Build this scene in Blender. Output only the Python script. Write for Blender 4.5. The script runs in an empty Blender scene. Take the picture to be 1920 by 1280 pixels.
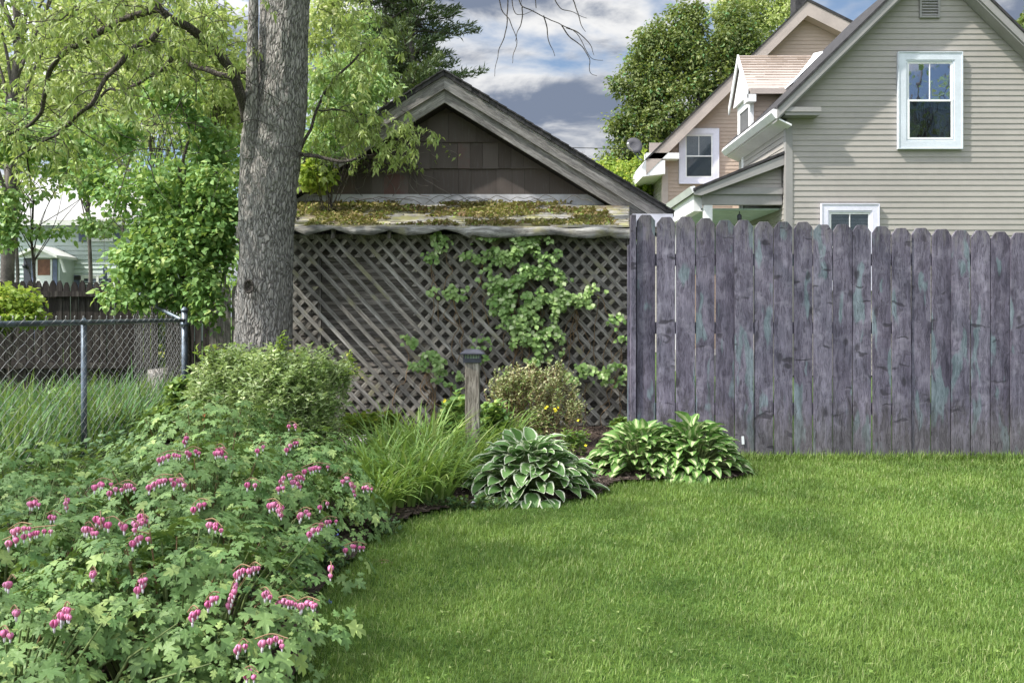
import bpy, math, random
import numpy as np
from mathutils import Vector, noise as mnoise

SC = bpy.context.scene
COL = SC.collection
random.seed(11)
rng = np.random.default_rng(11)
PI = math.pi

# ------------------------------------------------------------------ camera
CAMZ, F, HY = 1.1, 1600.0, 590.0
cam = bpy.data.cameras.new('camera')
cam.lens = 30.0; cam.sensor_width = 36.0
cam.shift_y = -50.0 / 1920.0
cam.clip_start = 0.05; cam.clip_end = 500
camo = bpy.data.objects.new('camera', cam); COL.objects.link(camo)
camo.location = (0, 0, CAMZ); camo.rotation_euler = (PI / 2, 0, 0)
SC.camera = camo

# ------------------------------------------------------------------ light
SUN_EL, SUN_AZ = math.radians(50), math.radians(-112)   # azimuth from +Y, towards +X positive
world = bpy.data.worlds.new('World'); SC.world = world; world.use_nodes = True
SC.view_settings.view_transform = 'Standard'
SC.view_settings.look = 'None'
SC.view_settings.gamma = 1
SC.view_settings.exposure = 1.02
sd = Vector((math.sin(SUN_AZ) * math.cos(SUN_EL), math.cos(SUN_AZ) * math.cos(SUN_EL), math.sin(SUN_EL)))
sun = bpy.data.lights.new('sun', 'SUN'); sun.energy = 3.5; sun.angle = math.radians(1.0); sun.color = (1.0, 0.95, 0.87)
suno = bpy.data.objects.new('sun', sun); COL.objects.link(suno)
suno.rotation_euler = sd.to_track_quat('Z', 'Y').to_euler(); suno.location = (-10, -5, 20)


class NT:
    """tiny node-tree writer"""
    def __init__(s, tree):
        s.t = tree; tree.nodes.clear()

    def n(s, kind, ins=None, out=0, **attrs):
        nd = s.t.nodes.new(kind)
        for k, v in attrs.items():
            setattr(nd, k, v)
        for k, v in (ins or {}).items():
            sock = nd.inputs[k]
            if isinstance(v, bpy.types.NodeSocket):
                s.t.links.new(v, sock)
            else:
                if isinstance(v, tuple) and len(v) == 3 and sock.type == 'RGBA':
                    v = v + (1,)
                sock.default_value = v
        return nd.outputs[out] if len(nd.outputs) else None

    def mix(s, f, a, b, blend='MIX'):
        nd = s.t.nodes.new('ShaderNodeMix'); nd.data_type = 'RGBA'; nd.blend_type = blend
        for sock, v in ((nd.inputs[0], f), (nd.inputs[6], a), (nd.inputs[7], b)):
            if isinstance(v, bpy.types.NodeSocket):
                s.t.links.new(v, sock)
            else:
                if isinstance(v, tuple) and len(v) == 3: v = v + (1,)
                sock.default_value = v
        return nd.outputs[2]

    def math(s, op, a, b=0.0, c=0.0, clamp=False):
        nd = s.t.nodes.new('ShaderNodeMath'); nd.operation = op; nd.use_clamp = clamp
        for i, v in enumerate((a, b, c)):
            if isinstance(v, bpy.types.NodeSocket): s.t.links.new(v, nd.inputs[i])
            else: nd.inputs[i].default_value = v
        return nd.outputs[0]

    def ramp(s, f, lo, hi, a=0.0, b=1.0):
        nd = s.t.nodes.new('ShaderNodeMapRange'); nd.interpolation_type = 'SMOOTHSTEP'
        s.t.links.new(f, nd.inputs[0])
        nd.inputs[1].default_value = lo; nd.inputs[2].default_value = hi
        nd.inputs[3].default_value = a; nd.inputs[4].default_value = b
        return nd.outputs[0]

    def coord(s, kind='Object', scale=(1, 1, 1), loc=None):
        c = s.n('ShaderNodeTexCoord'); 
        c = c.node.outputs[kind]
        ins = {'Vector': c, 'Scale': scale}
        if loc is not None: ins['Location'] = loc
        return s.n('ShaderNodeMapping', ins)

    def noise(s, vec, scale, detail=4, rough=0.55, dist=0.0, out=0):
        return s.n('ShaderNodeTexNoise', {'Vector': vec, 'Scale': scale, 'Detail': detail, 'Roughness': rough, 'Distortion': dist}, out)

    def bump(s, h, strength=0.5, dist=0.01):
        return s.n('ShaderNodeBump', {'Height': h, 'Strength': strength, 'Distance': dist})


# world: physical sky behind drifting cloud cover
w = NT(world.node_tree)
sky = w.n('ShaderNodeTexSky', sky_type='NISHITA', sun_disc=False, sun_elevation=SUN_EL, sun_rotation=SUN_AZ % (2 * PI), air_density=1.0, dust_density=1.2, ozone_density=1.5)
tc = w.n('ShaderNodeTexCoord').node.outputs['Generated']
v1 = w.n('ShaderNodeMapping', {'Vector': tc, 'Scale': (1.0, 1.0, 2.4), 'Location': (0.35, 0.1, -0.24)})
cn = w.noise(v1, 3.6, 7, 0.52, 0.35)
cn2 = w.noise(v1, 8.5, 6, 0.6, 0.4)
cover = w.ramp(cn, 0.40, 0.52)
shade = w.ramp(w.math('ADD', w.math('MULTIPLY', cn, 0.65), w.math('MULTIPLY', cn2, 0.35)), 0.455, 0.575)
ccol = w.mix(shade, (1.0, 1.0, 1.0), (0.235, 0.285, 0.39))
bg1 = w.n('ShaderNodeBackground', {'Color': sky, 'Strength': 0.075})
fill_glow = w.n('ShaderNodeVectorMath', {0: tc, 1: tuple(sd)}, out=1, operation='DOT_PRODUCT')      # clouds boosted towards the sun, behind the view, as added fill light
fill_glow = w.ramp(fill_glow, 0.05, 1.0, 0.46, 3.0)
bg2 = w.n('ShaderNodeBackground', {'Color': ccol, 'Strength': fill_glow})
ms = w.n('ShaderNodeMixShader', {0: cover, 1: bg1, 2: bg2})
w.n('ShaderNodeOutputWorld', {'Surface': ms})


# ------------------------------------------------------------------ helpers
def P(x, y, D):
    """a point seen at pixel x,y of the 1920x1280 photo, D metres ahead"""
    return ((x - 960) / F * D, D, CAMZ + (HY - y) / F * D)


def tag(o, label=None, cat=None, group=None, kind=None):
    if label: o['label'] = label
    if cat: o['category'] = cat
    if group: o['group'] = group
    if kind: o['kind'] = kind
    return o


def link(name, me, parent=None, mats=()):
    for m in mats: me.materials.append(m)
    o = bpy.data.objects.new(name, me); COL.objects.link(o)
    if parent is not None: o.parent = parent
    return o


def empty(name, loc=(0, 0, 0)):
    o = bpy.data.objects.new(name, None); COL.objects.link(o)
    o.empty_display_size = 0.1; o.location = loc
    return o


def np_mesh(name, V, faces_flat, loop_tot, mats=(), parent=None, midx=None, smooth=False, uv=None):
    me = bpy.data.meshes.new(name)
    V = np.asarray(V, dtype=np.float32).reshape(-1, 3)
    faces_flat = np.asarray(faces_flat, dtype=np.int32).ravel(); loop_tot = np.asarray(loop_tot, dtype=np.int32)
    me.vertices.add(len(V)); me.vertices.foreach_set('co', V.ravel())
    me.loops.add(len(faces_flat)); me.loops.foreach_set('vertex_index', faces_flat)
    me.polygons.add(len(loop_tot))
    st = np.zeros(len(loop_tot), dtype=np.int32); st[1:] = np.cumsum(loop_tot)[:-1]
    me.polygons.foreach_set('loop_start', st)
    if midx is not None: me.polygons.foreach_set('material_index', np.asarray(midx, dtype=np.int32))
    if smooth: me.polygons.foreach_set('use_smooth', np.ones(len(loop_tot), dtype=bool))
    if uv is not None:
        l = me.uv_layers.new(name='UVMap')
        l.data.foreach_set('uv', np.asarray(uv, dtype=np.float32)[faces_flat].ravel())
    me.update(calc_edges=True)
    return link(name, me, parent, mats)


def norm(a):
    a = np.asarray(a, dtype=float)
    return a / np.maximum(np.linalg.norm(a, axis=-1, keepdims=True), 1e-9)


def frames(d, n):
    """rotation matrices whose Y column is d and Z column near n"""
    d = norm(d); x = norm(np.cross(d, n)); z = np.cross(x, d)
    return np.stack([x, d, z], axis=-1)


def scatter(tv, tf, pos, R, s):
    """copies of a template leaf -> verts, flat faces, totals"""
    tv = np.asarray(tv, float); N = len(pos); k = len(tv)
    s = np.asarray(s, float)
    if s.ndim == 1: s = s[:, None]
    if s.shape[1] == 1: s = np.repeat(s, 3, 1)
    V = np.einsum('nij,nkj->nki', R, tv[None] * s[:, None, :]) + np.asarray(pos)[:, None, :]
    flat = np.concatenate([np.array(f) for f in tf]); tot = np.array([len(f) for f in tf])
    FF = (flat[None] + (np.arange(N) * k)[:, None]).ravel()
    return V.reshape(-1, 3), FF, np.tile(tot, N)


def leaves(name, tmpl, pos, R, s, mats, parent=None, smooth=False, kindidx=None):
    tv, tf = tmpl[0], tmpl[1]
    V, FF, T = scatter(tv, tf, pos, R, s)
    uv = np.tile(np.asarray(tmpl[2]), (len(pos), 1)) if len(tmpl) > 2 and tmpl[2] is not None else None
    mi = np.tile(np.asarray(tmpl[3]), len(pos)) if len(tmpl) > 3 else None
    return np_mesh(name, V, FF, T, mats, parent, mi, smooth, uv)


def join_sets(sets):
    Vs, Fs, Ts, off = [], [], [], 0
    for V, FF, T in sets:
        Vs.append(V); Fs.append(FF + off); Ts.append(T); off += len(V)
    return np.concatenate(Vs), np.concatenate(Fs), np.concatenate(Ts)


class MB:
    """mesh builder for hard things"""
    def __init__(s): s.v = []; s.f = []; s.m = []; s.sm = []

    def add(s, vs, fs, m=0, sm=False):
        o = len(s.v); s.v += [tuple(map(float, v)) for v in vs]
        for f in fs: s.f.append([i + o for i in f]); s.m.append(m); s.sm.append(sm)
        return s

    def box(s, x0, x1, y0, y1, z0, z1, m=0):
        vs = [(x, y, z) for z in (z0, z1) for y in (y0, y1) for x in (x0, x1)]
        return s.add(vs, [(0, 2, 3, 1), (4, 5, 7, 6), (0, 1, 5, 4), (2, 6, 7, 3), (0, 4, 6, 2), (1, 3, 7, 5)], m)

    def prism(s, poly, d, m=0):
        """polygon (3d points, any plane) swept by vector d"""
        n = len(poly); a = [tuple(p) for p in poly]; b = [tuple(p[i] + d[i] for i in range(3)) for p in poly]
        fs = [tuple(range(n)), tuple(range(2 * n - 1, n - 1, -1))] + [(i, i + n, (i + 1) % n + n, (i + 1) % n) for i in range(n)]
        return s.add(a + b, fs, m)

    def tube(s, pts, rad, sides=8, m=0, cap=True, sm=True, rough=0.0):
        pts = [Vector(p) for p in pts]; n = len(pts)
        if not hasattr(rad, '__len__'): rad = [rad] * n
        up = Vector((0.31, 0.17, 0.93)); prev = None; vs = []
        for i, p in enumerate(pts):
            t = (pts[min(i + 1, n - 1)] - pts[max(i - 1, 0)])
            t = t.normalized() if t.length > 1e-9 else Vector((0, 0, 1))
            if prev is None:
                a = t.cross(up)
                if a.length < 1e-3: a = t.cross(Vector((1, 0, 0)))
            else:
                a = prev - t * prev.dot(t)
            a.normalize(); prev = a; b = t.cross(a)
            for k in range(sides):
                an = 2 * PI * k / sides; q = rad[i] * (1 + rough * (random.random() - .5))
                vs.append(p + (a * math.cos(an) + b * math.sin(an)) * q)
        fs = []
        for i in range(n - 1):
            for k in range(sides):
                k2 = (k + 1) % sides
                fs.append((i * sides + k, i * sides + k2, (i + 1) * sides + k2, (i + 1) * sides + k))
        if cap:
            fs.append(tuple(range(sides - 1, -1, -1))); fs.append(tuple((n - 1) * sides + k for k in range(sides)))
        return s.add(vs, fs, m, sm)

    def build(s, name, mats, parent=None, bevel=0.0):
        if not isinstance(mats, (list, tuple)): mats = [mats]
        me = bpy.data.meshes.new(name); me.from_pydata(s.v, [], s.f)
        me.polygons.foreach_set('material_index', s.m); me.polygons.foreach_set('use_smooth', s.sm)
        me.update(); o = link(name, me, parent, mats)
        if bevel:
            b = o.modifiers.new('bevel', 'BEVEL'); b.width = bevel; b.segments = 2; b.limit_method = 'ANGLE'
        return o


def smooth_path(pts, n=6):
    """Catmull-Rom through points"""
    p = [Vector(q) for q in pts]; p = [p[0] * 2 - p[1]] + p + [p[-1] * 2 - p[-2]]; out = []
    for i in range(1, len(p) - 2):
        for k in range(n):
            t = k / n
            out.append(0.5 * ((2 * p[i]) + (p[i + 1] - p[i - 1]) * t + (2 * p[i - 1] - 5 * p[i] + 4 * p[i + 1] - p[i + 2]) * t * t + (3 * p[i] - p[i - 1] - 3 * p[i + 1] + p[i + 2]) * t ** 3))
    out.append(p[-2]); return out


# ------------------------------------------------------------------ materials
def new_mat(name):
    m = bpy.data.materials.new(name); m.use_nodes = True
    return m, NT(m.node_tree)


def finish(m, t, col, rough=0.7, bump=None, spec=0.3, metal=0.0):
    ins = {'Base Color': col, 'Roughness': rough, 'Specular IOR Level': spec, 'Metallic': metal}
    if bump is not None: ins['Normal'] = bump
    b = t.n('ShaderNodeBsdfPrincipled', ins)
    t.n('ShaderNodeOutputMaterial', {'Surface': b})
    return m


def leaf_mat(name, c1, c2, c3=None, trans=0.35, rough=0.45, clump=1.3, spec=0.35):
    m, t = new_mat(name)
    rnd = t.n('ShaderNodeNewGeometry').node.outputs['Random Per Island']
    co = t.coord('Object')
    nz = t.ramp(t.noise(co, clump, 2), 0.35, 0.65)
    f = t.math('ADD', t.math('MULTIPLY', rnd, 0.7), t.math('MULTIPLY', nz, 0.45), clamp=True)
    col = t.mix(f, c1, c2)
    if c3 is not None:
        col = t.mix(t.ramp(rnd, 0.86, 0.93), col, c3)
    b = t.n('ShaderNodeBsdfPrincipled', {'Base Color': col, 'Roughness': rough, 'Specular IOR Level': spec})
    tr = t.n('ShaderNodeBsdfTranslucent', {'Color': t.mix(0.5, col, (0.35, 0.45, 0.05), 'MIX')})
    t.n('ShaderNodeOutputMaterial', {'Surface': t.n('ShaderNodeMixShader', {0: trans, 1: b, 2: tr})})
    return m


def plain(name, col, rough=0.6, var=0.12, scale=6.0, bump=0.15, spec=0.3, metal=0.0):
    m, t = new_mat(name)
    co = t.coord('Object')
    n1 = t.noise(co, scale, 5); n2 = t.noise(co, scale * 9, 3)
    f = t.math('ADD', t.math('MULTIPLY', n1, 0.7), t.math('MULTIPLY', n2, 0.3))
    dark = tuple(c * (1 - 2.2 * var) for c in col); lite = tuple(min(1, c * (1 + 1.6 * var)) for c in col)
    c = t.mix(t.ramp(f, 0.3, 0.7), dark, lite)
    return finish(m, t, c, rough, t.bump(n2, bump, 0.004), spec, metal)


def wood(name, c_dark, c_mid, c_light, axis='Z', patch=None, patch2=None, scale=1.0, bump=0.6, knots=True, rot=0.0, wamt=0.035):
    """weathered timber with grain along axis"""
    m, t = new_mat(name)
    st = {'X': (0.08, 1, 1), 'Y': (1, 0.08, 1), 'Z': (1, 1, 0.08)}[axis]
    c0 = t.n('ShaderNodeTexCoord').node.outputs['Object']
    oi = t.n('ShaderNodeObjectInfo').node.outputs['Random']
    isl = t.n('ShaderNodeNewGeometry').node.outputs['Random Per Island']
    rnd = t.math('FRACT', t.math('ADD', oi, isl))
    offs = t.n('ShaderNodeCombineXYZ', {0: t.math('MULTIPLY', rnd, 13.0), 1: t.math('MULTIPLY', rnd, 7.0), 2: t.math('MULTIPLY', rnd, 31.0)})
    base = t.n('ShaderNodeVectorMath', {0: c0, 1: offs}, operation='ADD')
    warp = t.n('ShaderNodeTexNoise', {'Vector': base, 'Scale': 5.0 * scale, 'Detail': 2}, 1)
    wv = t.n('ShaderNodeVectorMath', {0: warp, 1: (wamt, wamt, wamt)}, operation='MULTIPLY')
    b2 = t.n('ShaderNodeVectorMath', {0: base, 1: wv}, operation='ADD')
    if rot: b2 = t.n('ShaderNodeMapping', {'Vector': b2, 'Rotation': (0, rot, 0)})
    sv = t.n('ShaderNodeMapping', {'Vector': b2, 'Scale': st})
    g1 = t.noise(sv, 95 * scale, 4, 0.7); g2 = t.noise(sv, 22 * scale, 3, 0.6)
    g = t.math('ADD', t.math('MULTIPLY', g1, 0.55), t.math('MULTIPLY', g2, 0.45))
    col = t.mix(t.ramp(g, 0.36, 0.62), c_dark, c_mid)
    col = t.mix(t.ramp(g2, 0.5, 0.72), col, c_light)
    fine = t.ramp(t.noise(t.n('ShaderNodeMapping', {'Vector': b2, 'Scale': tuple(q if q == 1 else 0.03 for q in st)}), 170 * scale, 2, 0.6), 0.56, 0.66)
    col = t.mix(t.math('MULTIPLY', fine, 0.75), col, tuple(c * 0.6 for c in c_dark))
    big = t.noise(base, 2.3 * scale, 3)
    col = t.mix(t.math('MULTIPLY', t.ramp(big, 0.35, 0.7), 0.5), col, t.mix(1.0, col, (0.72, 0.72, 0.72), 'MULTIPLY'))
    col = t.mix(t.math('MULTIPLY', rnd, 0.62), col, t.mix(1.0, col, (0.7, 0.69, 0.72), 'MULTIPLY'))
    h = g
    if patch:
        pm = t.ramp(t.noise(t.n('ShaderNodeMapping', {'Vector': base, 'Scale': {'Z': (1.6, 1.6, 0.35), 'X': (.35, 1.6, 1.6), 'Y': (1.6, .35, 1.6)}[axis]}), 4.2 * scale, 2), 0.57, 0.66)
        col = t.mix(t.math('MULTIPLY', pm, 0.65), col, patch)
    if patch2:
        pm = t.ramp(t.noise(base, 3.1 * scale, 4, 0.6, 0.0), 0.55, 0.68)
        col = t.mix(t.math('MULTIPLY', pm, 0.6), col, patch2)
    if knots:
        kv = t.n('ShaderNodeMapping', {'Vector': base, 'Scale': {'Z': (1, 1, 0.55), 'X': (.55, 1, 1), 'Y': (1, .55, 1)}[axis]})
        vd = t.n('ShaderNodeTexVoronoi', {'Vector': kv, 'Scale': 7.0 * scale, 'Randomness': 1.0})
        kn = t.ramp(vd, 0.06, 0.17, 1.0, 0.0)
        gate = t.ramp(t.noise(base, 4.0 * scale, 1), 0.46, 0.52)
        kn = t.math('MULTIPLY', kn, gate)
        col = t.mix(t.math('MULTIPLY', kn, 0.8), col, tuple(c * 0.35 for c in c_dark))
        h = t.math('SUBTRACT', h, t.math('MULTIPLY', kn, 0.3))
    return finish(m, t, col, 0.85, t.bump(h, bump, 0.006), 0.2)


M = {}
M['fence_old'] = wood('weathered grey rails', (0.075, 0.066, 0.088), (0.20, 0.185, 0.245), (0.34, 0.32, 0.40), 'Z', (0.17, 0.25, 0.27), (0.12, 0.112, 0.105))
def fence_mat():
    m, t = new_mat('weathered violet grey pickets')
    c0 = t.n('ShaderNodeTexCoord').node.outputs['Object']; rnd = t.n('ShaderNodeObjectInfo').node.outputs['Random']
    offs = t.n('ShaderNodeCombineXYZ', {0: t.math('MULTIPLY', rnd, 13.0), 1: t.math('MULTIPLY', rnd, 7.0), 2: t.math('MULTIPLY', rnd, 31.0)})
    b = t.n('ShaderNodeVectorMath', {0: c0, 1: offs}, operation='ADD')
    wn = t.n('ShaderNodeTexNoise', {'Vector': b, 'Scale': 7.0, 'Detail': 2}, 1)
    b = t.n('ShaderNodeVectorMath', {0: b, 1: t.n('ShaderNodeVectorMath', {0: wn, 1: (.05, .05, .12)}, operation='MULTIPLY')}, operation='ADD')
    sv = t.n('ShaderNodeMapping', {'Vector': b, 'Scale': (1, 1, .07)}); s2 = t.n('ShaderNodeMapping', {'Vector': b, 'Scale': (1, 1, .16)})
    fine = t.noise(sv, 150, 3, .7); mid = t.noise(s2, 34, 4, .65); blot = t.noise(b, 9, 4, .6)
    g = t.math('ADD', t.math('MULTIPLY', fine, .5), t.math('MULTIPLY', mid, .5))
    col = t.mix(t.ramp(g, .34, .66), (0.082, 0.073, 0.098), (0.25, 0.228, 0.292))
    col = t.mix(t.math('MULTIPLY', t.ramp(blot, .48, .7), .5), col, (0.36, 0.335, 0.40))
    col = t.mix(t.math('MULTIPLY', rnd, .85), col, t.mix(1.0, col, (.60, .59, .62), 'MULTIPLY'))
    bandn = t.noise(t.n('ShaderNodeMapping', {'Vector': b, 'Scale': (1, 1, .12)}), 16, 3, .6)
    col = t.mix(t.math('MULTIPLY', t.ramp(bandn, .46, .62), .5), col, t.mix(1.0, col, (.52, .50, .54), 'MULTIPLY'))
    side = t.ramp(t.math('ADD', t.n('ShaderNodeSeparateXYZ', {0: c0}), t.math('MULTIPLY', t.math('SUBTRACT', mid, .5), .10)), -.01, .035)
    col = t.mix(t.math('MULTIPLY', side, t.math('MULTIPLY', rnd, .55)), col, t.mix(1.0, col, (.60, .58, .62), 'MULTIPLY'))
    teal = t.ramp(t.noise(t.n('ShaderNodeMapping', {'Vector': b, 'Scale': (2.0, 2.0, .42)}), 4.0, 2), .575, .62)
    col = t.mix(t.math('MULTIPLY', teal, .55), col, t.mix(t.ramp(g, .34, .66), (0.12, 0.17, 0.18), (0.22, 0.31, 0.33)))
    # brown damp staining near the foot and the tip of each board
    z = t.n('ShaderNodeSeparateXYZ', {0: c0}).node.outputs[2]; zz = t.math('ADD', z, t.math('MULTIPLY', t.math('SUBTRACT', mid, .5), .9))
    st = t.math('MAXIMUM', t.ramp(zz, .12, .55, 1, 0), t.ramp(zz, 1.62, 1.86))
    col = t.mix(t.math('MULTIPLY', st, .55), col, t.mix(t.ramp(g, .34, .66), (0.06, 0.055, 0.05), (0.155, 0.147, 0.135)))
    # slanting limb scars and round knots
    sc = t.n('ShaderNodeMapping', {'Vector': b, 'Rotation': (0, math.radians(58), 0), 'Scale': (.26, 1, 1.0)})
    scar = t.math('MULTIPLY', t.ramp(t.noise(sc, 13, 2, .5), .64, .70), t.ramp(t.noise(b, 6, 1), .42, .5))
    vd = t.n('ShaderNodeTexVoronoi', {'Vector': t.n('ShaderNodeMapping', {'Vector': b, 'Scale': (1, 1, .6)}), 'Scale': 7.0})
    kn = t.math('MULTIPLY', t.ramp(vd, .08, .20, 1, 0), t.ramp(t.noise(b, 4, 1), .46, .52))
    d = t.math('MAXIMUM', scar, kn); col = t.mix(t.math('MULTIPLY', d, .75), col, (0.040, 0.036, 0.044))
    crack = t.ramp(t.noise(t.n('ShaderNodeMapping', {'Vector': b, 'Scale': (1, 1, .025)}), 120, 2, .6), .63, .69)
    col = t.mix(t.math('MULTIPLY', crack, .7), col, (0.035, 0.03, 0.036))
    return finish(m, t, col, .85, t.bump(t.math('SUBTRACT', g, t.math('MULTIPLY', d, .4)), .7, .006), .2)


M['fence'] = fence_mat()
M['dark_fence'] = wood('dark brown pickets', (0.018, 0.014, 0.012), (0.05, 0.042, 0.038), (0.10, 0.09, 0.08), 'Z')
M['old_board'] = wood('sunbleached board', (0.10, 0.09, 0.08), (0.26, 0.24, 0.21), (0.42, 0.40, 0.36), 'Z')
M['post'] = wood('sunbleached post', (0.10, 0.085, 0.07), (0.30, 0.27, 0.23), (0.50, 0.46, 0.40), 'Z', scale=1.3, bump=0.9, knots=False)
M['lattice'] = wood('mossy lattice strip', (0.16, 0.15, 0.13), (0.36, 0.34, 0.30), (0.50, 0.48, 0.43), 'X', None, (0.30, 0.285, 0.15), knots=False, rot=math.radians(-47))
M['lattice_r'] = wood('mossy rear lattice strip', (0.17, 0.155, 0.13), (0.38, 0.35, 0.30), (0.52, 0.48, 0.42), 'X', None, (0.26, 0.245, 0.13), knots=False, rot=math.radians(47))
M['lath_back'] = wood('grey screen backing', (0.105, 0.094, 0.082), (0.25, 0.225, 0.195), (0.38, 0.345, 0.30), 'X', None, (0.075, 0.07, 0.04), knots=False)
M['fascia_l'] = wood('shed fascia falling left', (0.16, 0.15, 0.145), (0.35, 0.335, 0.315), (0.48, 0.46, 0.44), 'X', knots=False, rot=math.radians(31.5))
M['fascia'] = wood('shed fascia falling right', (0.16, 0.15, 0.145), (0.35, 0.335, 0.315), (0.48, 0.46, 0.44), 'X', knots=False, rot=math.radians(-31.5))
M['curled'] = wood('curled edge shingle', (0.13, 0.125, 0.11), (0.32, 0.31, 0.28), (0.50, 0.49, 0.45), 'X', None, (0.22, 0.21, 0.10), knots=False)


def shingle_wall():
    m, t = new_mat('dark brown shingles')
    isl = t.n('ShaderNodeNewGeometry').node.outputs['Random Per Island']
    co = t.coord('Object', (1, 1, 0.06)); g = t.noise(co, 60, 4, 0.65)
    col = t.mix(isl, (0.072, 0.058, 0.053), (0.112, 0.094, 0.088))
    col = t.mix(t.math('MULTIPLY', t.ramp(g, 0.5, 0.75), 0.6), col, (0.11, 0.105, 0.10))
    red = t.math('MULTIPLY', t.ramp(isl, 0.90, 0.94), t.ramp(t.noise(t.coord('Object'), 6, 2), 0.42, 0.6))
    col = t.mix(t.math('MULTIPLY', red, 0.55), col, (0.13, 0.055, 0.052))
    return finish(m, t, col, 0.8, t.bump(g, 0.5, 0.005), 0.2)


M['shingle_wall'] = shingle_wall()


def mossy_roof():
    m, t = new_mat('mossy bleached roof shingles')
    co = t.coord('Object', (0.15, 1, 1)); g = t.noise(co, 40, 4, 0.7)
    isl = t.n('ShaderNodeNewGeometry').node.outputs['Random Per Island']
    col = t.mix(t.ramp(g, 0.3, 0.7), (0.22, 0.21, 0.195), (0.52, 0.50, 0.46))
    col = t.mix(t.math('MULTIPLY', isl, 0.4), col, (0.22, 0.20, 0.18))
    c1 = t.coord('Object'); n1 = t.noise(c1, 1.3, 5, 0.65); n2 = t.noise(c1, 4.5, 5, 0.7)
    mm = t.ramp(t.math('ADD', t.math('MULTIPLY', n1, .5), t.math('MULTIPLY', n2, .5)), 0.45, 0.53)
    moss = t.mix(t.ramp(n2, 0.4, 0.6), (0.22, 0.15, 0.09), (0.34, 0.33, 0.14))
    col = t.mix(t.math('MULTIPLY', mm, 0.75), col, moss)
    return finish(m, t, col, 0.9, t.bump(t.math('ADD', g, t.math('MULTIPLY', n2, 2.0)), 0.7, 0.012), 0.15)


M['moss_roof'] = mossy_roof()


def bark(name, cd, cm, cl, sc=1.0):
    m, t = new_mat(name)
    c0 = t.n('ShaderNodeTexCoord').node.outputs['Object']
    warp = t.n('ShaderNodeTexNoise', {'Vector': c0, 'Scale': 6.0 * sc, 'Detail': 3}, 1)
    wv = t.n('ShaderNodeVectorMath', {0: warp, 1: (0.09, 0.09, 0.09)}, operation='MULTIPLY')
    b2 = t.n('ShaderNodeVectorMath', {0: c0, 1: wv}, operation='ADD')
    sv = t.n('ShaderNodeMapping', {'Vector': b2, 'Scale': (1, 1, 0.22)})
    vd = t.n('ShaderNodeTexVoronoi', {'Vector': sv, 'Scale': 42 * sc}, feature='DISTANCE_TO_EDGE')
    crack = t.ramp(vd, 0.0, 0.22)
    g = t.noise(sv, 90 * sc, 4, 0.7); big = t.noise(c0, 2.2, 3)
    col = t.mix(crack, cd, cm)
    col = t.mix(t.math('MULTIPLY', t.ramp(g, 0.45, 0.7), 0.75), col, cl)
    col = t.mix(t.math('MULTIPLY', t.ramp(big, 0.45, 0.65), 0.35), col, tuple(c * 0.8 for c in cm))
    h = t.math('ADD', t.math('MULTIPLY', crack, 0.7), t.math('MULTIPLY', g, 0.5))
    return finish(m, t, col, 0.9, t.bump(h, 0.9, 0.014), 0.15)


M['bark'] = bark('grey furrowed bark', (0.08, 0.072, 0.066), (0.29, 0.27, 0.25), (0.50, 0.48, 0.455))
M['bark2'] = bark('brown branch bark', (0.045, 0.036, 0.030), (0.13, 0.11, 0.095), (0.22, 0.20, 0.18), 1.6)
M['bark_far'] = plain('distant bark', (0.11, 0.095, 0.085), 0.9, 0.25, 4)

M['siding'] = plain('tan vinyl siding', (0.335, 0.312, 0.285), 0.55, 0.045, 0.8, 0.05)
M['siding_warm'] = plain('warm tan vinyl siding', (0.40, 0.315, 0.255), 0.55, 0.05, 0.8, 0.05)
M['trim'] = plain('tan trim', (0.28, 0.27, 0.26), 0.5, 0.05, 2, 0.05)
M['trim_warm'] = plain('rose tan trim', (0.42, 0.36, 0.325), 0.5, 0.05, 2, 0.05)
M['white'] = plain('white trim', (0.74, 0.74, 0.74), 0.45, 0.05, 2, 0.05)
M['bluewhite'] = plain('pale blue white window casing', (0.58, 0.62, 0.67), 0.45, 0.05, 2, 0.05)
M['lilacwhite'] = plain('pale lilac white casing', (0.66, 0.65, 0.74), 0.45, 0.05, 2, 0.05)
M['paleteal'] = plain('pale clapboard', (0.46, 0.52, 0.51), 0.6, 0.05, 1, 0.05)
M['shutter'] = plain('blue grey shutter', (0.13, 0.15, 0.24), 0.6, 0.15, 5)
M['darkroof'] = plain('dark roof edge', (0.045, 0.043, 0.045), 0.9, 0.25, 12)
M['lightroof'] = plain('pale sunlit roof', (0.40, 0.395, 0.40), 0.8, 0.08, 3)
M['reddoor'] = plain('red brown door', (0.20, 0.085, 0.05), 0.5, 0.2, 4)
M['galv'] = plain('galvanised steel', (0.14, 0.17, 0.205), 0.45, 0.25, 8, 0.2, 0.5, 0.6)
M['wire'] = plain('galvanised wire', (0.40, 0.40, 0.39), 0.5, 0.2, 20, 0.1, 0.5, 0.4)
M['bronze'] = plain('dark blue grey lamp housing', (0.045, 0.047, 0.065), 0.5, 0.15, 20, 0.1, 0.5)
M['lens'] = plain('pale green lamp lens', (0.30, 0.40, 0.26), 0.25, 0.2, 60)
M['concrete'] = plain('pale concrete', (0.38, 0.36, 0.33), 0.9, 0.2, 14, 0.4)
M['flash'] = plain('bent metal flashing', (0.40, 0.395, 0.42), 0.5, 0.14, 3, 0.3, 0.4)
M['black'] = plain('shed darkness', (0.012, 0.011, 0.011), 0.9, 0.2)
M['tagwhite'] = plain('white plastic tag', (0.75, 0.78, 0.80), 0.4, 0.03)
M['dish'] = plain('grey dish', (0.11, 0.108, 0.118), 0.5, 0.06)
M['curtain'] = plain('dim curtain', (0.035, 0.025, 0.030), 0.9, 0.1)
M['valance'] = plain('dark grey valance', (0.10, 0.12, 0.13), 0.9, 0.1)
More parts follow.
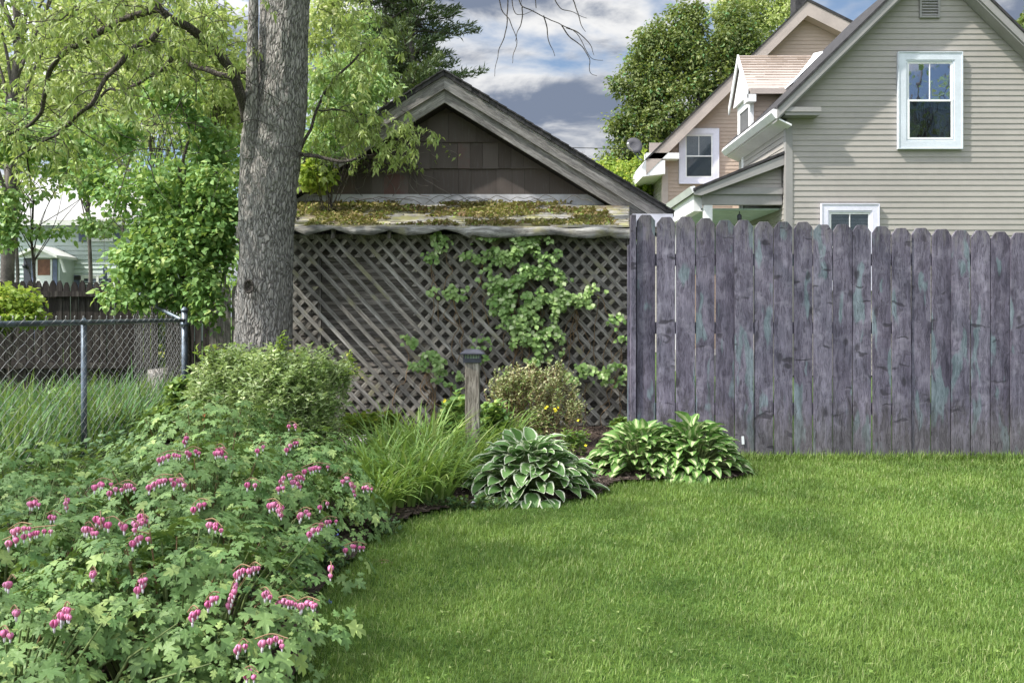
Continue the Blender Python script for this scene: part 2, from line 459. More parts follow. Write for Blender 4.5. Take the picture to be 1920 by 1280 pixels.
M['room'] = plain('dim room', (0.11, 0.11, 0.115), 0.9, 0.1)
M['blind'] = plain('grey blind slats', (0.42, 0.43, 0.46), 0.6, 0.05)
M['stone'] = plain('field stone', (0.40, 0.37, 0.33), 0.9, 0.25, 7, 0.5)
M['porchgreen'] = plain('pale green porch ceiling', (0.36, 0.46, 0.40), 0.6, 0.08)
M['cable'] = plain('black cable', (0.02, 0.02, 0.02), 0.6, 0.1)


def roof_shingles():
    m, t = new_mat('tan roof shingles')
    isl = t.n('ShaderNodeNewGeometry').node.outputs['Random Per Island']
    n = t.noise(t.coord('Object'), 60, 3)
    col = t.mix(isl, (0.15, 0.118, 0.092), (0.235, 0.19, 0.155))
    col = t.mix(t.math('MULTIPLY', n, 0.5), col, (0.26, 0.20, 0.16))
    return finish(m, t, col, 0.9, t.bump(n, 0.4, 0.004), 0.1)


M['roof_tan'] = roof_shingles()


def glass():
    m, t = new_mat('window glass')
    fr = t.n('ShaderNodeFresnel', {'IOR': 1.55})
    f = t.math('ADD', t.math('MULTIPLY', fr, 0.6), 0.01, clamp=True)
    tr = t.n('ShaderNodeBsdfTransparent', {'Color': (0.72, 0.76, 0.78, 1)})
    gl = t.n('ShaderNodeBsdfGlossy', {'Color': (0.95, 0.97, 1, 1), 'Roughness': 0.015, 'Normal': t.bump(t.noise(t.coord('Object'), 2.5, 2), 0.03, 0.05)})
    t.n('ShaderNodeOutputMaterial', {'Surface': t.n('ShaderNodeMixShader', {0: f, 1: tr, 2: gl})})
    return m


M['glass'] = glass()
_m, _t = new_mat('reflective upper pane')
_gl = _t.n('ShaderNodeBsdfGlossy', {'Color': (0.6, 0.63, 0.72, 1), 'Roughness': 0.02, 'Normal': _t.bump(_t.noise(_t.coord('Object'), 2.5, 2), 0.03, 0.05)})
_tr = _t.n('ShaderNodeBsdfTransparent', {'Color': (0.7, 0.74, 0.78, 1)})
_t.n('ShaderNodeOutputMaterial', {'Surface': _t.n('ShaderNodeMixShader', {0: 0.55, 1: _tr, 2: _gl})})
M['mirror_glass'] = _m

# leaf colours
M['L_grass'] = leaf_mat('lawn blades', (0.078, 0.165, 0.03), (0.23, 0.345, 0.075), (0.38, 0.43, 0.18), 0.35, 0.5, 1.1)
M['L_heart'] = leaf_mat('bleeding heart leaf', (0.085, 0.185, 0.05), (0.235, 0.36, 0.12), (0.33, 0.44, 0.14), 0.22, 0.5, 3.5)
M['L_spirea'] = leaf_mat('light shrub leaf', (0.30, 0.43, 0.16), (0.62, 0.72, 0.38), (0.74, 0.78, 0.46), 0.3, 0.45, 5)
M['L_lilac'] = leaf_mat('lilac leaf', (0.10, 0.22, 0.06), (0.28, 0.44, 0.15), (0.42, 0.52, 0.18), 0.35, 0.5, 2.2, 0.2)
M['L_yel'] = leaf_mat('spring woods leaf', (0.32, 0.42, 0.13), (0.58, 0.63, 0.28), (0.66, 0.64, 0.38), 0.45, 0.5, 0.5)
M['L_mid'] = leaf_mat('mid green leaf', (0.17, 0.32, 0.10), (0.37, 0.52, 0.21), (0.50, 0.56, 0.22), 0.42, 0.45, 0.6)
M['L_own'] = leaf_mat('hanging leaf', (0.20, 0.27, 0.07), (0.42, 0.50, 0.18), (0.36, 0.52, 0.17), 0.4, 0.45, 1.0)
M['L_lime'] = leaf_mat('lime leaf', (0.17, 0.30, 0.045), (0.35, 0.44, 0.08), (0.5, 0.5, 0.1), 0.45, 0.45, 1.5)
M['L_maple'] = leaf_mat('maple leaf', (0.07, 0.115, 0.03), (0.23, 0.26, 0.085), (0.12, 0.26, 0.09), 0.25, 0.5, 0.7)
M['L_pine'] = leaf_mat('pine needles', (0.045, 0.085, 0.035), (0.13, 0.17, 0.075), None, 0.1, 0.5, 0.6)
M['L_vine'] = leaf_mat('vine leaf', (0.14, 0.28, 0.06), (0.37, 0.52, 0.19), (0.54, 0.64, 0.34), 0.28, 0.4, 3)
M['L_day'] = leaf_mat('daylily blade', (0.12, 0.24, 0.05), (0.28, 0.42, 0.11), (0.42, 0.50, 0.2), 0.35, 0.4, 4)
M['L_azalea'] = leaf_mat('tan azalea leaf', (0.20, 0.31, 0.09), (0.58, 0.52, 0.32), (0.24, 0.40, 0.12), 0.25, 0.45, 9)
M['L_weed'] = leaf_mat('weed leaf', (0.09, 0.20, 0.045), (0.25, 0.38, 0.11), (0.4, 0.5, 0.15), 0.3, 0.4, 4)
M['L_tall'] = leaf_mat('tall grass blade', (0.035, 0.10, 0.035), (0.15, 0.28, 0.11), (0.28, 0.40, 0.18), 0.3, 0.65, 3, 0.12)
M['L_forget'] = leaf_mat('low dark leaf', (0.05, 0.11, 0.04), (0.12, 0.22, 0.09), None, 0.25, 0.5, 5)
M['litter'] = leaf_mat('moss and leaf litter', (0.15, 0.085, 0.05), (0.27, 0.25, 0.09), (0.24, 0.32, 0.08), 0.15, 0.9, 1.2)
M['stem'] = plain('green stem', (0.17, 0.22, 0.08), 0.6, 0.2, 10)
M['stem_red'] = plain('tan red stem', (0.26, 0.17, 0.09), 0.6, 0.2, 10)
M['twig'] = plain('grey twig', (0.13, 0.115, 0.10), 0.8, 0.2, 10)
M['pink'] = leaf_mat('pink heart petal', (0.74, 0.13, 0.36), (0.86, 0.32, 0.54), (0.88, 0.48, 0.66), 0.25, 0.4, 8)
M['petal_white'] = plain('white petal', (0.80, 0.72, 0.78), 0.5, 0.05)
M['blue'] = plain('blue petal', (0.20, 0.25, 0.68), 0.5, 0.1)
M['yellow'] = plain('yellow petal', (0.80, 0.68, 0.03), 0.5, 0.1)
M['orange'] = plain('orange red leaf', (0.62, 0.17, 0.06), 0.5, 0.2)


def hosta_mat(name, centre, edge, flip):
    m, t = new_mat(name)
    uv = t.n('ShaderNodeTexCoord').node.outputs['UV']
    sx = t.n('ShaderNodeSeparateXYZ', {0: uv})
    isl = t.n('ShaderNodeNewGeometry').node.outputs['Random Per Island']
    a = t.math('ABSOLUTE', t.math('SUBTRACT', sx, 0.5))
    y = sx.node.outputs[1]
    jag = t.noise(t.n('ShaderNodeVectorMath', {0: uv, 1: t.n('ShaderNodeCombineXYZ', {0: t.math('MULTIPLY', isl, 50.0)})}, operation='ADD'), 7, 3)
    e = t.math('ADD', a, t.math('MULTIPLY', t.math('SUBTRACT', jag, 0.5), 0.16))
    if flip: f = t.ramp(e, 0.13, 0.20)
    else: f = t.ramp(e, 0.37, 0.40)
    ce = t.mix(isl, centre[0], centre[1])
    col = t.mix(f, ce, edge)
    if not flip: col = t.mix(t.ramp(y, 0.93, 0.97), col, edge)
    veins = t.math('SINE', t.math('ADD', t.math('MULTIPLY', a, 120.0), t.math('MULTIPLY', y, -30.0)))
    b = t.n('ShaderNodeBsdfPrincipled', {'Base Color': col, 'Roughness': 0.42, 'Specular IOR Level': 0.35, 'Normal': t.bump(veins, 0.25, 0.002)})
    tr = t.n('ShaderNodeBsdfTranslucent', {'Color': col})
    t.n('ShaderNodeOutputMaterial', {'Surface': t.n('ShaderNodeMixShader', {0: 0.2, 1: b, 2: tr})})
    return m


M['hosta'] = hosta_mat('white edged hosta leaf', ((0.11, 0.23, 0.06), (0.22, 0.38, 0.12)), (0.74, 0.77, 0.58), False)
M['hosta2'] = hosta_mat('cream centred hosta leaf', ((0.50, 0.58, 0.27), (0.62, 0.66, 0.38)), (0.17, 0.32, 0.08), True)


# leaf templates: y along the leaf, z the upper side, length 1
def t_simple(wd=0.5, fold=0.12, droop=0.15):
    v = [(0, 0, 0), (-wd / 2, 0.45, fold), (0, 0.5, 0), (wd / 2, 0.45, fold), (0, 1, -droop)]
    return v, [(0, 2, 1), (0, 3, 2), (1, 2, 4), (2, 3, 4)]


def t_ovate(wd=0.7, fold=0.1, droop=0.2):
    v = [(0, 0, 0), (-wd * .42, .22, fold * .8), (-wd * .5, .45, fold), (-wd * .3, .75, fold * .3 - droop * .4), (0, 1, -droop),
         (wd * .3, .75, fold * .3 - droop * .4), (wd * .5, .45, fold), (wd * .42, .22, fold * .8), (0, .4, 0), (0, .75, -droop * .45)]
    return v, [(0, 8, 2, 1), (2, 8, 9, 3), (3, 9, 4), (0, 7, 6, 8), (8, 6, 5, 9), (9, 5, 4)]


def t_quad(wd=0.6):
    return [(0, 0, 0), (-wd / 2, .5, .06), (0, 1, -.1), (wd / 2, .5, .06)], [(0, 3, 2, 1)]


def t_round(n=8):
    v = [(0, .5, .04)] + [(0.5 * math.sin(a) * 0.92, 0.5 - 0.5 * math.cos(a), 0.02 * math.cos(2 * a)) for a in [2 * PI * k / n for k in range(n)]]
    return v, [(0, 1 + k, 1 + (k + 1) % n) for k in range(n)]


def t_heart_leaf():
    """compound leaf: three leaflets, each cut into three to five lobes"""
    V, Fs = [], []
    out = [(0, 0), (.07, .14), (.20, .24), (.33, .31), (.38, .42), (.25, .45), (.15, .46), (.26, .60), (.30, .74), (.20, .76), (.10, .70), (.11, .90), (0, 1.0)]
    for ang, sc, oy in ((0, 1.0, .34), (62, .82, .26), (-62, .82, .26), (118, .42, .2), (-118, .42, .2)):
        a = math.radians(ang); o = len(V)
        base = (math.sin(a) * .12, oy + math.cos(a) * .08 if ang else oy)
        def put(x, y, z):
            x *= sc * .62; y *= sc * .62
            V.append((base[0] + x * math.cos(a) + y * math.sin(a), base[1] - x * math.sin(a) + y * math.cos(a), z))
        L = [(-x, y) for x, y in out[1:-1]]
        put(0, 0, 0); put(0, .5, .0); put(0, 1, -.13 * sc)
        R0 = len(V)
        for x, y in out[1:-1]: put(x, y, .05 * sc - .10 * y * y - abs(x) * .10)
        L0 = len(V)
        for x, y in L: put(x, y, .05 * sc - .10 * y * y - abs(x) * .10)
        n = len(L)
        # right half fan around mid vertex
        for S, rev in ((R0, False), (L0, True)):
            ring = [o] + [S + i for i in range(n)] + [o + 2]
            for i in range(len(ring) - 1):
                f = (o + 1, ring[i], ring[i + 1])
                Fs.append(f if not rev else f[::-1])
    return V, Fs


T_HEART = t_heart_leaf()


def dirs_from(phi, el):
    return np.stack([np.cos(phi) * np.cos(el), np.sin(phi) * np.cos(el), np.sin(el)], -1)


def rand_frames(n, up=1.0, spread=0.6, droop=0.2):
    """leaves pointing anywhere, upper side roughly up"""
    phi = rng.uniform(0, 2 * PI, n); el = rng.normal(-droop, 0.4, n)
    d = dirs_from(phi, el)
    nn = norm(np.stack([rng.normal(0, spread, n), rng.normal(0, spread, n), np.full(n, up)], -1))
    return frames(d, nn)


def blades(base, phi, length, lean, curl, width, segs=3, across=2, fold=0.0, taper=0.75):
    """grass-like blades bending outward -> arrays"""
    N = len(base); t = np.linspace(0, 1, segs + 1)
    th = lean[:, None] + curl[:, None] * t[None] ** 1.4
    ds = length[:, None] / segs
    hx = np.cumsum(np.sin(th) * ds, 1) - np.sin(th[:, :1]) * ds; hz = np.cumsum(np.cos(th) * ds, 1) - np.cos(th[:, :1]) * ds
    c, s_ = np.cos(phi)[:, None], np.sin(phi)[:, None]
    cx = base[:, 0:1] + hx * c; cy = base[:, 1:2] + hx * s_; cz = base[:, 2:3] + hz
    wd = width[:, None] * np.clip((1 - t[None] ** 2.2) * (0.6 + 0.9 * np.minimum(t[None] * 3, 0.45)), 0.04, 1) * 0.5
    px, py = -s_, c
    rows = []
    if across == 2:
        for sg in (-1, 1): rows.append(np.stack([cx + sg * wd * px, cy + sg * wd * py, cz], -1))
    else:
        for sg in (-1, 0, 1):
            off = fold * wd * abs(sg)
            rows.append(np.stack([cx + sg * wd * px - np.cos(th) * c * off, cy + sg * wd * py - np.cos(th) * s_ * off, cz + np.sin(th) * off], -1))
    V = np.stack(rows, 2)                      # N, segs+1, across, 3
    k = (segs + 1) * across
    q = []
    for i in range(segs):
        for j in range(across - 1):
            a = i * across + j; q.append((a, a + 1, a + across + 1, a + across))
    FF = (np.array(q).ravel()[None] + (np.arange(N) * k)[:, None]).ravel()
    return V.reshape(-1, 3), FF, np.full(N * len(q), 4)


def inpoly(x, y, poly):
    poly = np.asarray(poly); c = np.zeros(len(x), bool); n = len(poly); j = n - 1
    for i in range(n):
        xi, yi = poly[i]; xj, yj = poly[j]
        cond = ((yi > y) != (yj > y)) & (x < (xj - xi) * (y - yi) / (yj - yi + 1e-12) + xi)
        c ^= cond; j = i
    return c


# ------------------------------------------------------------------ the ground
def ground_mat(name, ca, cb, cc, sc=3.0):
    m, t = new_mat(name)
    co = t.coord('Object'); a = t.noise(co, sc, 5, 0.6); b = t.noise(co, sc * 14, 4, 0.7); c = t.noise(co, 0.35, 3)
    col = t.mix(t.ramp(b, 0.35, 0.65), ca, cb); col = t.mix(t.math('MULTIPLY', t.ramp(a, 0.5, 0.7), 0.6), col, cc)
    return finish(m, t, col, 0.95, t.bump(b, 0.8, 0.02), 0.1)


M['lawn'] = ground_mat('lawn soil and thatch', (0.035, 0.075, 0.014), (0.085, 0.15, 0.03), (0.11, 0.16, 0.04))
M['meadow'] = ground_mat('far lawn', (0.06, 0.10, 0.03), (0.10, 0.155, 0.045), (0.14, 0.18, 0.07), 1.0)
M['mulch_soil'] = ground_mat('mulch soil', (0.035, 0.026, 0.022), (0.085, 0.065, 0.052), (0.16, 0.125, 0.10))
M['chip'] = wood('mulch chip', (0.05, 0.035, 0.028), (0.14, 0.10, 0.08), (0.26, 0.21, 0.17), 'Y', knots=False)

g = MB(); g.add([(-250, -60, -0.03), (250, -60, -0.03), (250, 400, -0.03), (-250, 400, -0.03)], [(0, 1, 2, 3)])
tag(g.build('ground', M['meadow']), kind='structure')

EDGE = [(-0.62, 0.6), (-0.635, 2.4), (-0.67, 2.8), (-0.75, 3.26), (-0.72, 3.8), (-0.68, 4.25), (-0.47, 4.66), (-0.24, 4.84), (0.12, 4.94), (0.45, 5.06), (0.60, 5.32), (0.66, 5.50), (1.05, 5.60), (1.42, 5.62), (1.62, 5.85), (1.66, 6.35)]
EDGE = [(p.x, p.y) for p in smooth_path([(x, y, 0) for x, y in EDGE], 4)]
BED = EDGE + [(1.9, 6.52), (1.9, 8.3), (-3.25, 8.6), (-3.02, 5), (-2.9, 0.6)]


def grid_sheet(name, x0, x1, y0, y1, step, mat, amp=0.012, z=0.0, mask=None, seed=0):
    xs = np.arange(x0, x1 + step, step); ys = np.arange(y0, y1 + step, step)
    X, Y = np.meshgrid(xs, ys); Z = np.array([mnoise.noise(Vector((a * 1.1, b * 1.1, seed))) + 0.4 * mnoise.noise(Vector((a * 5, b * 5, seed))) for a, b in zip(X.ravel(), Y.ravel())]) * amp + z
    V = np.stack([X.ravel(), Y.ravel(), Z], -1); nx = len(xs)
    i, j = np.meshgrid(np.arange(nx - 1), np.arange(len(ys) - 1)); a = (j * nx + i).ravel()
    if mask is not None:
        cx = X.ravel()[a] + step / 2; cy = Y.ravel()[a] + step / 2
        a = a[mask(cx, cy)]
    Fq = np.stack([a, a + 1, a + nx + 1, a + nx], -1)
    return np_mesh(name, V, Fq, np.full(len(a), 4), [mat], None, smooth=True)


tag(grid_sheet('lawn', -8, 12, -3, 11.5, 0.12, M['lawn'], 0.010, 0.0), kind='structure')
tag(grid_sheet('garden_bed', -3.3, 1.95, 0.5, 8.7, 0.05, M['mulch_soil'], 0.012, 0.028, lambda x, y: inpoly(x, y, BED), 3), kind='structure')

# lawn blades
def lawn_blades():
    sets = []
    def band(x0, x1, y0, y1, dens, hl, wd):
        n = int((x1 - x0) * (y1 - y0) * dens)
        x = rng.uniform(x0, x1, n); y = rng.uniform(y0, y1, n)
        jx = rng.normal(0, .022, n); jy = rng.normal(0, .022, n); keep = ~inpoly(x + jx, y + jy, BED) & (x > -0.9) & (y < 6.56) & (x < 0.62 * y + 1.3)
        x, y = x[keep], y[keep]; n = len(x)
        cl = np.array([mnoise.noise(Vector((a * 2.3, b * 2.3, 5))) + .6 * mnoise.noise(Vector((a * 8, b * 8, 9))) for a, b in zip(x[:], y[:])])
        base = np.stack([x, y, np.full(n, -0.005)], -1)
        phi = rng.uniform(0, 2 * PI, n) + cl * 1.5
        ln = hl * np.clip(rng.normal(1, .25, n) + cl * 0.38, .35, 2)
        # a few taller tufts
        sets.append(blades(base, phi, ln, np.abs(rng.normal(.18, .16, n)), np.abs(rng.normal(.55, .4, n)), np.full(n, wd) * rng.uniform(.6, 1.3, n), 2, 2))
    band(-0.9, 3.6, 2.0, 3.4, 25000, .026, .0026)
    band(-0.9, 4.6, 3.4, 4.9, 17000, .030, .0033)
    band(-0.9, 5.4, 4.9, 6.56, 11500, .038, .0044)
    # ragged edge along the fence foot
    n = 5000; x = rng.uniform(1.6, 5.4, n); y = 6.44 + rng.normal(0, .035, n)
    sets.append(blades(np.stack([x, y, np.zeros(n)], -1), rng.uniform(0, 2 * PI, n), rng.uniform(.04, .10, n), np.abs(rng.normal(.2, .2, n)), np.abs(rng.normal(.5, .4, n)), np.full(n, .005), 2))
    # dead straw and clippings lying on top
    n = 900; y = rng.uniform(2.3, 6.3, n); x = rng.uniform(-.9, 1, n) * y * .62; x = np.where(x < -.55, -x, x)
    k = ~inpoly(x, y, BED); x, y = x[k], y[k]; n = len(x)
    sets.append(blades(np.stack([x, y, np.full(n, .022)], -1), rng.uniform(0, 2 * PI, n), rng.uniform(.02, .055, n), np.full(n, 1.35), rng.uniform(.1, .5, n), np.full(n, .0035), 2))
    V, FF, T = join_sets(sets)
    o = np_mesh('grass', V, FF, T, [M['L_grass']])
    tag(o, 'short green mown grass covering the lawn in front of the fence', 'grass', kind='stuff')


lawn_blades()

# mulch chips
n = 9000
x = rng.uniform(-1.9, 1.85, n); y = rng.uniform(4.2, 8.2, n); k = inpoly(x, y, BED); x, y = x[k], y[k]; n = len(x)
cv, cf = [(-.5, -.5, 0), (.5, -.5, 0), (.5, .5, 0), (-.5, .5, 0), (-.4, -.5, .25), (.4, -.4, .2), (.5, .4, .3), (-.4, .5, .2)], [(0, 3, 2, 1), (4, 5, 6, 7), (0, 1, 5, 4), (1, 2, 6, 5), (2, 3, 7, 6), (3, 0, 4, 7)]
s = np.stack([rng.uniform(.006, .014, n), rng.uniform(.012, .05, n), rng.uniform(.006, .012, n)], -1)
tag(leaves('mulch', (cv, cf), np.stack([x, y, np.full(n, .034)], -1), rand_frames(n, 1, .25, 0), s, [M['chip']]), 'brown wood chips spread over the planting bed', 'mulch', kind='stuff')


# ------------------------------------------------------------------ right-hand picket fence
FD = 6.5
fence = empty('wooden_fence', (2.9, FD, 0))
tag(fence, 'tall weathered violet grey wooden fence with dog eared boards', 'fence')


def picket(cx, w, z0, z1, y, th=0.018, style='dog'):
    """one board, front at y, subdivided a little so that it can cup and bow"""
    mb = MB(); c = w * 0.30; hc = 0.055
    if style == 'dog':
        j_ = lambda: random.uniform(-.004, .004)
        prof = [(-w / 2, z0), (w / 2, z0), (w / 2, z1 - .047 + j_()), (w * .27 + j_(), z1 - .004), (w * .20, z1), (-w * .20, z1 + j_() * .5), (-w * .27 + j_(), z1 - .004), (-w / 2, z1 - .052 + j_())]
    else:
        prof = [(-w / 2, z0), (w / 2, z0), (w / 2, z1 - .09), (w / 2 * .8, z1 - .05), (w * .14, z1 - .004), (-w * .14, z1 - .004), (-w / 2 * .8, z1 - .05), (-w / 2, z1 - .09)]
    lean = random.uniform(-.004, .004)
    mb.prism([(cx + px + lean * (pz - z0), y, pz) for px, pz in prof], (0, th, 0))
    return mb


npk = 30
x = (1193 - 960) / F * FD; pw = 36.9 / F * FD
for i in range(npk):
    t = i / 20
    gap = random.choice((0.006, 0.007, 0.009, 0.010))
    w_ = pw - gap
    z1 = 1.855 - 0.135 * t + random.uniform(-.008, .008); z0 = 0.045 - 0.07 * t + random.uniform(-.012, .008)
    cxp = x + pw * (i + .5)
    o = picket(0, w_, z0, z1, 0).build('picket', M['fence'], fence, 0.0025)
    o.location = (cxp - 2.9, random.uniform(-.007, .007), 0); o.rotation_euler = (0, 0, random.uniform(-.02, .02))
xe = x + pw * npk
for z_ in (0.38, 1.0, 1.52):
    mb = MB(); mb.box(x - 0.05 - 2.9, xe - 2.9, 0.022, 0.062, z_ - .045, z_ + .045); mb.build('rail', M['fence_old'], fence)
for xp in (x - 0.004, x + 2.44, x + 4.3):
    mb = MB(); mb.box(xp - 2.9 - .045, xp - 2.9 + .045, .065, .155, -.2, 1.64); mb.build('post', M['fence_old'], fence, .004)
mb = MB(); mb.box(x - .043 - 2.9, x - .004 - 2.9, -.022, .058, 0.0, 1.86); mb.build('end_board', M['fence'], fence, .003)
o_ = empty('paper_label', P(1393, 825, 6.48))
mb = MB(); mb.prism([(-.012, 0, .03), (.008, 0, .032), (.012, 0, -.03), (-.008, 0, -.032)], (0, .0015, 0))
bpy.data.objects.remove(o_)
o = mb.build('paper_label', M['tagwhite']); o.location = P(1393, 825, FD - .012)
tag(o, 'small white label stapled low on a fence board', 'label')

# ------------------------------------------------------------------ shed with lean-to
GD = 9.6      # gable wall
shed = empty('garden_shed', (-0.75, GD, 0))
tag(shed, 'dark brown shingled shed with wide grey gable and mossy lean-to roof', 'shed')
SX, SY = -0.75, GD


def sh(mb, name, mats, bevel=0):
    o = mb.build(name, mats, shed, bevel); me = o.data
    for v in me.vertices: v.co.x -= SX; v.co.y -= SY
    return o


def gx(px, D): return (px - 960) / F * D
def gz(py, D): return CAMZ + (HY - py) / F * D


apx, apz, sl = gx(833, 9.3), gz(133, 9.3), 0.615
xr_end = gx(1262, 9.3); xl_end = gx(492, 9.3)
# roof slabs
mb = MB()
for sg in (1, -1):
    xe_ = xr_end if sg > 0 else xl_end; ze = apz - sl * abs(xe_ - apx)
    # many narrow courses seen at the verge make the ragged upper outline
    n_ = 26
    for k in range(n_):
        a = k / n_; b = (k + 1) / n_; xa = apx + (xe_ - apx) * a; xb = apx + (xe_ - apx) * b; za = apz - (apz - ze) * a; zb = apz - (apz - ze) * b
        th = .045 + random.uniform(0, .014); ov = random.uniform(-.012, .012)
        mb.prism([(xa, 9.285 + ov, za), (xb + sg * .01, 9.285 + ov, zb - .0), (xb + sg * .01, 9.285 + ov, zb - .055), (xa, 9.285 + ov, za - .055)] if sg > 0 else [(xa, 9.285 + ov, za), (xa, 9.285 + ov, za - .055), (xb - .01, 9.285 + ov, zb - .055), (xb - .01, 9.285 + ov, zb)], (0, 4.3, 0))
        mb.prism([(xa, 9.27 + ov, za + .012), (xb + sg * .015, 9.27 + ov, zb + .012), (xb + sg * .015, 9.27 + ov, zb - .004), (xa, 9.27 + ov, za - .004)], (0, .18, 0))
sh(mb, 'roof', M['darkroof'])
# rake boards: two stepped faces, like the photo
for sg in (1, -1):
    for (d0, d1, yy, tt) in ((-.045, -.165, 9.305, .03), (-.160, -.285, 9.345, .03)):
        xe_ = xr_end if sg > 0 else xl_end
        L = abs(xe_ - apx)
        p = [(apx, yy, apz + d0 * 1.17), (xe_, yy, apz - sl * L + d0 * 1.17), (xe_, yy, apz - sl * L + d1 * 1.17), (apx, yy, apz + d1 * 1.17)]
        if sg < 0: p = p[::-1]
        mb = MB(); mb.prism(p, (0, tt, 0)); o = sh(mb, 'rake_board', M['fascia'] if sg > 0 else M['fascia_l'])
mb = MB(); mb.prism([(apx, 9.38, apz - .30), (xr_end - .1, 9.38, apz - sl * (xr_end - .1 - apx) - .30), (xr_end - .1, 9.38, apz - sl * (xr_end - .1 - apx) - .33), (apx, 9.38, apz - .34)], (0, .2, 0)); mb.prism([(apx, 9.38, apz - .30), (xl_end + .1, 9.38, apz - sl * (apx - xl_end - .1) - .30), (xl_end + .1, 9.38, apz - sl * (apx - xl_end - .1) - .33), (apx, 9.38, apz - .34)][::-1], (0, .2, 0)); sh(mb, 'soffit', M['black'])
# gable shingles
zrows = [gz(v, GD) for v in (366, 317, 267, 214, 160, 120)]
mb = MB(); xw0, xw1 = gx(470, GD), gx(1186, GD)
def rooflim(x): return apz - .20 - sl * abs(x - apx)
for r in range(5):
    z0, z1 = zrows[r] - .0, zrows[r + 1] + .03
    x_ = xw0 + random.uniform(0, .2)
    while x_ < xw1:
        w_ = random.choice((.14, .18, .23, .28, .31)); a, b = x_, min(x_ + w_, xw1)
        za, zb = min(z1, rooflim(a)), min(z1, rooflim(b)); zc = z0 + random.uniform(-.004, .004)
        if max(za, zb) > zc + .01:
            za, zb = max(za, zc + .002), max(zb, zc + .002)
            y0 = GD - .028 + random.uniform(-.003, .003); y1 = GD - .006
            mb.add([(a + .0015, y0, zc), (b - .0015, y0, zc), (b - .0015, y1, zb), (a + .0015, y1, za), (a + .0015, GD + .01, zc), (b - .0015, GD + .01, zc), (b - .0015, GD + .01, zb), (a + .0015, GD + .01, za)], [(0, 1, 2, 3), (0, 4, 5, 1), (1, 5, 6, 2), (0, 3, 7, 4), (3, 2, 6, 7)])
        x_ += w_
sh(mb, 'gable_wall', M['shingle_wall'])
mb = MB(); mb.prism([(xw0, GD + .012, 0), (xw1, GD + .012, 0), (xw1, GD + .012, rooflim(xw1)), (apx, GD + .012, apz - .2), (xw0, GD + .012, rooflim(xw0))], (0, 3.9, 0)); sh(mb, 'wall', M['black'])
# flashing strip
mb = MB(); zf0, zf1 = gz(386, GD - .04), gz(365, GD)
xs = np.linspace(xw0, gx(1172, GD), 40)
for a, b in zip(xs[:-1], xs[1:]):
    ja, jb = [.006 * mnoise.noise(Vector((q * 3, 1, 1))) for q in (a, b)]
    mb.add([(a, GD - .05 + ja, zf0), (b, GD - .05 + jb, zf0), (b, GD - .032, zf1), (a, GD - .032, zf1)], [(0, 1, 2, 3)])
sh(mb, 'flashing', M['flash'])
mb = MB(); mb.box(gx(1186, 9.2), gx(1262, 9.2), 9.2, 9.24, gz(425, 9.2), gz(401, 9.2)); sh(mb, 'eave_board', M['lilacwhite'])
# lean-to roof courses
LZ0, LZ1, LD0, LD1 = 1.915, gz(385, GD - .04), 8.0, GD - .05
mb = MB(); nc = 15
for r in range(nc):
    a, b = r / nc, (r + 1) / nc; ya, yb = LD0 + (LD1 - LD0) * a, LD0 + (LD1 - LD0) * b; za, zb = LZ0 + (LZ1 - LZ0) * a, LZ0 + (LZ1 - LZ0) * b
    x_ = gx(462, ya)
    xmax = gx(1180, ya)
    while x_ < xmax:
        w_ = random.choice((.25, .3, .5, .9)); x2 = min(x_ + w_, xmax)
        wav = .010 * math.sin(x_ * 3.1 + r) + .006 * random.random()
        mb.add([(x_, ya, za + .012 + wav), (x2, ya, za + .012 + wav), (x2, yb + .05, zb + .012), (x_, yb + .05, zb + .012), (x_, ya, za - .008 + wav), (x2, ya, za - .008 + wav)], [(0, 1, 2, 3), (4, 5, 1, 0)])
        x_ = x2
sh(mb, 'lean_to_roof', M['moss_roof'])
# sagging curled front edge
px_ = [470, 545, 574, 576, 625, 655, 700, 729, 760, 800, 834, 860, 884, 886, 910, 950, 1000, 1044, 1080, 1110, 1144, 1150, 1182]
bz_ = [438, 424, 436, 438, 424, 434, 437, 427, 437, 435, 425, 432, 443, 436, 441, 441, 438, 435, 441, 443, 437, 441, 443]
ed = 7.98
mb = MB(); vs = []; fs = []
XX = np.linspace(470, 1182, 160); BB = np.interp(XX, px_, bz_) + 5
for i, (a, b) in enumerate(zip(XX, BB)):
    tp = 424 + 4 * (a - 545) / 640 + 1.6 * math.sin(a * .06)
    X_, zt, zb = gx(a, ed), gz(tp, ed), gz(max(b, tp + 3), ed)
    bow = .03 * math.sin(a * .06 + 1)
    vs += [(X_, ed + .06, zt + .012), (X_, ed - .02 + bow * .3, zt), (X_, ed - .035 + bow, zb), (X_, ed - .015 + bow, zb), (X_, ed + .0, zt - .012)]
for i in range(len(XX) - 1):
    for k in range(4): fs.append((i * 5 + k, (i + 1) * 5 + k, (i + 1) * 5 + k + 1, i * 5 + k + 1))
mb.add(vs, fs, 0, True); sh(mb, 'curled_eave', M['curled'])
for pxp in (447, 625, 730, 1140, 1148):
    mb = MB(); mb.box(gx(pxp - 3, 8.05), gx(pxp + 3, 8.05), 8.03, 8.09, gz(447, 8.05), gz(424, 8.05)); sh(mb, 'stub', M['old_board'])
mb = MB(); mb.box(gx(450, 8.3), gx(1180, 8.3), 8.30, 9.5, 1.80, 1.83); sh(mb, 'ceiling_board', M['black'])

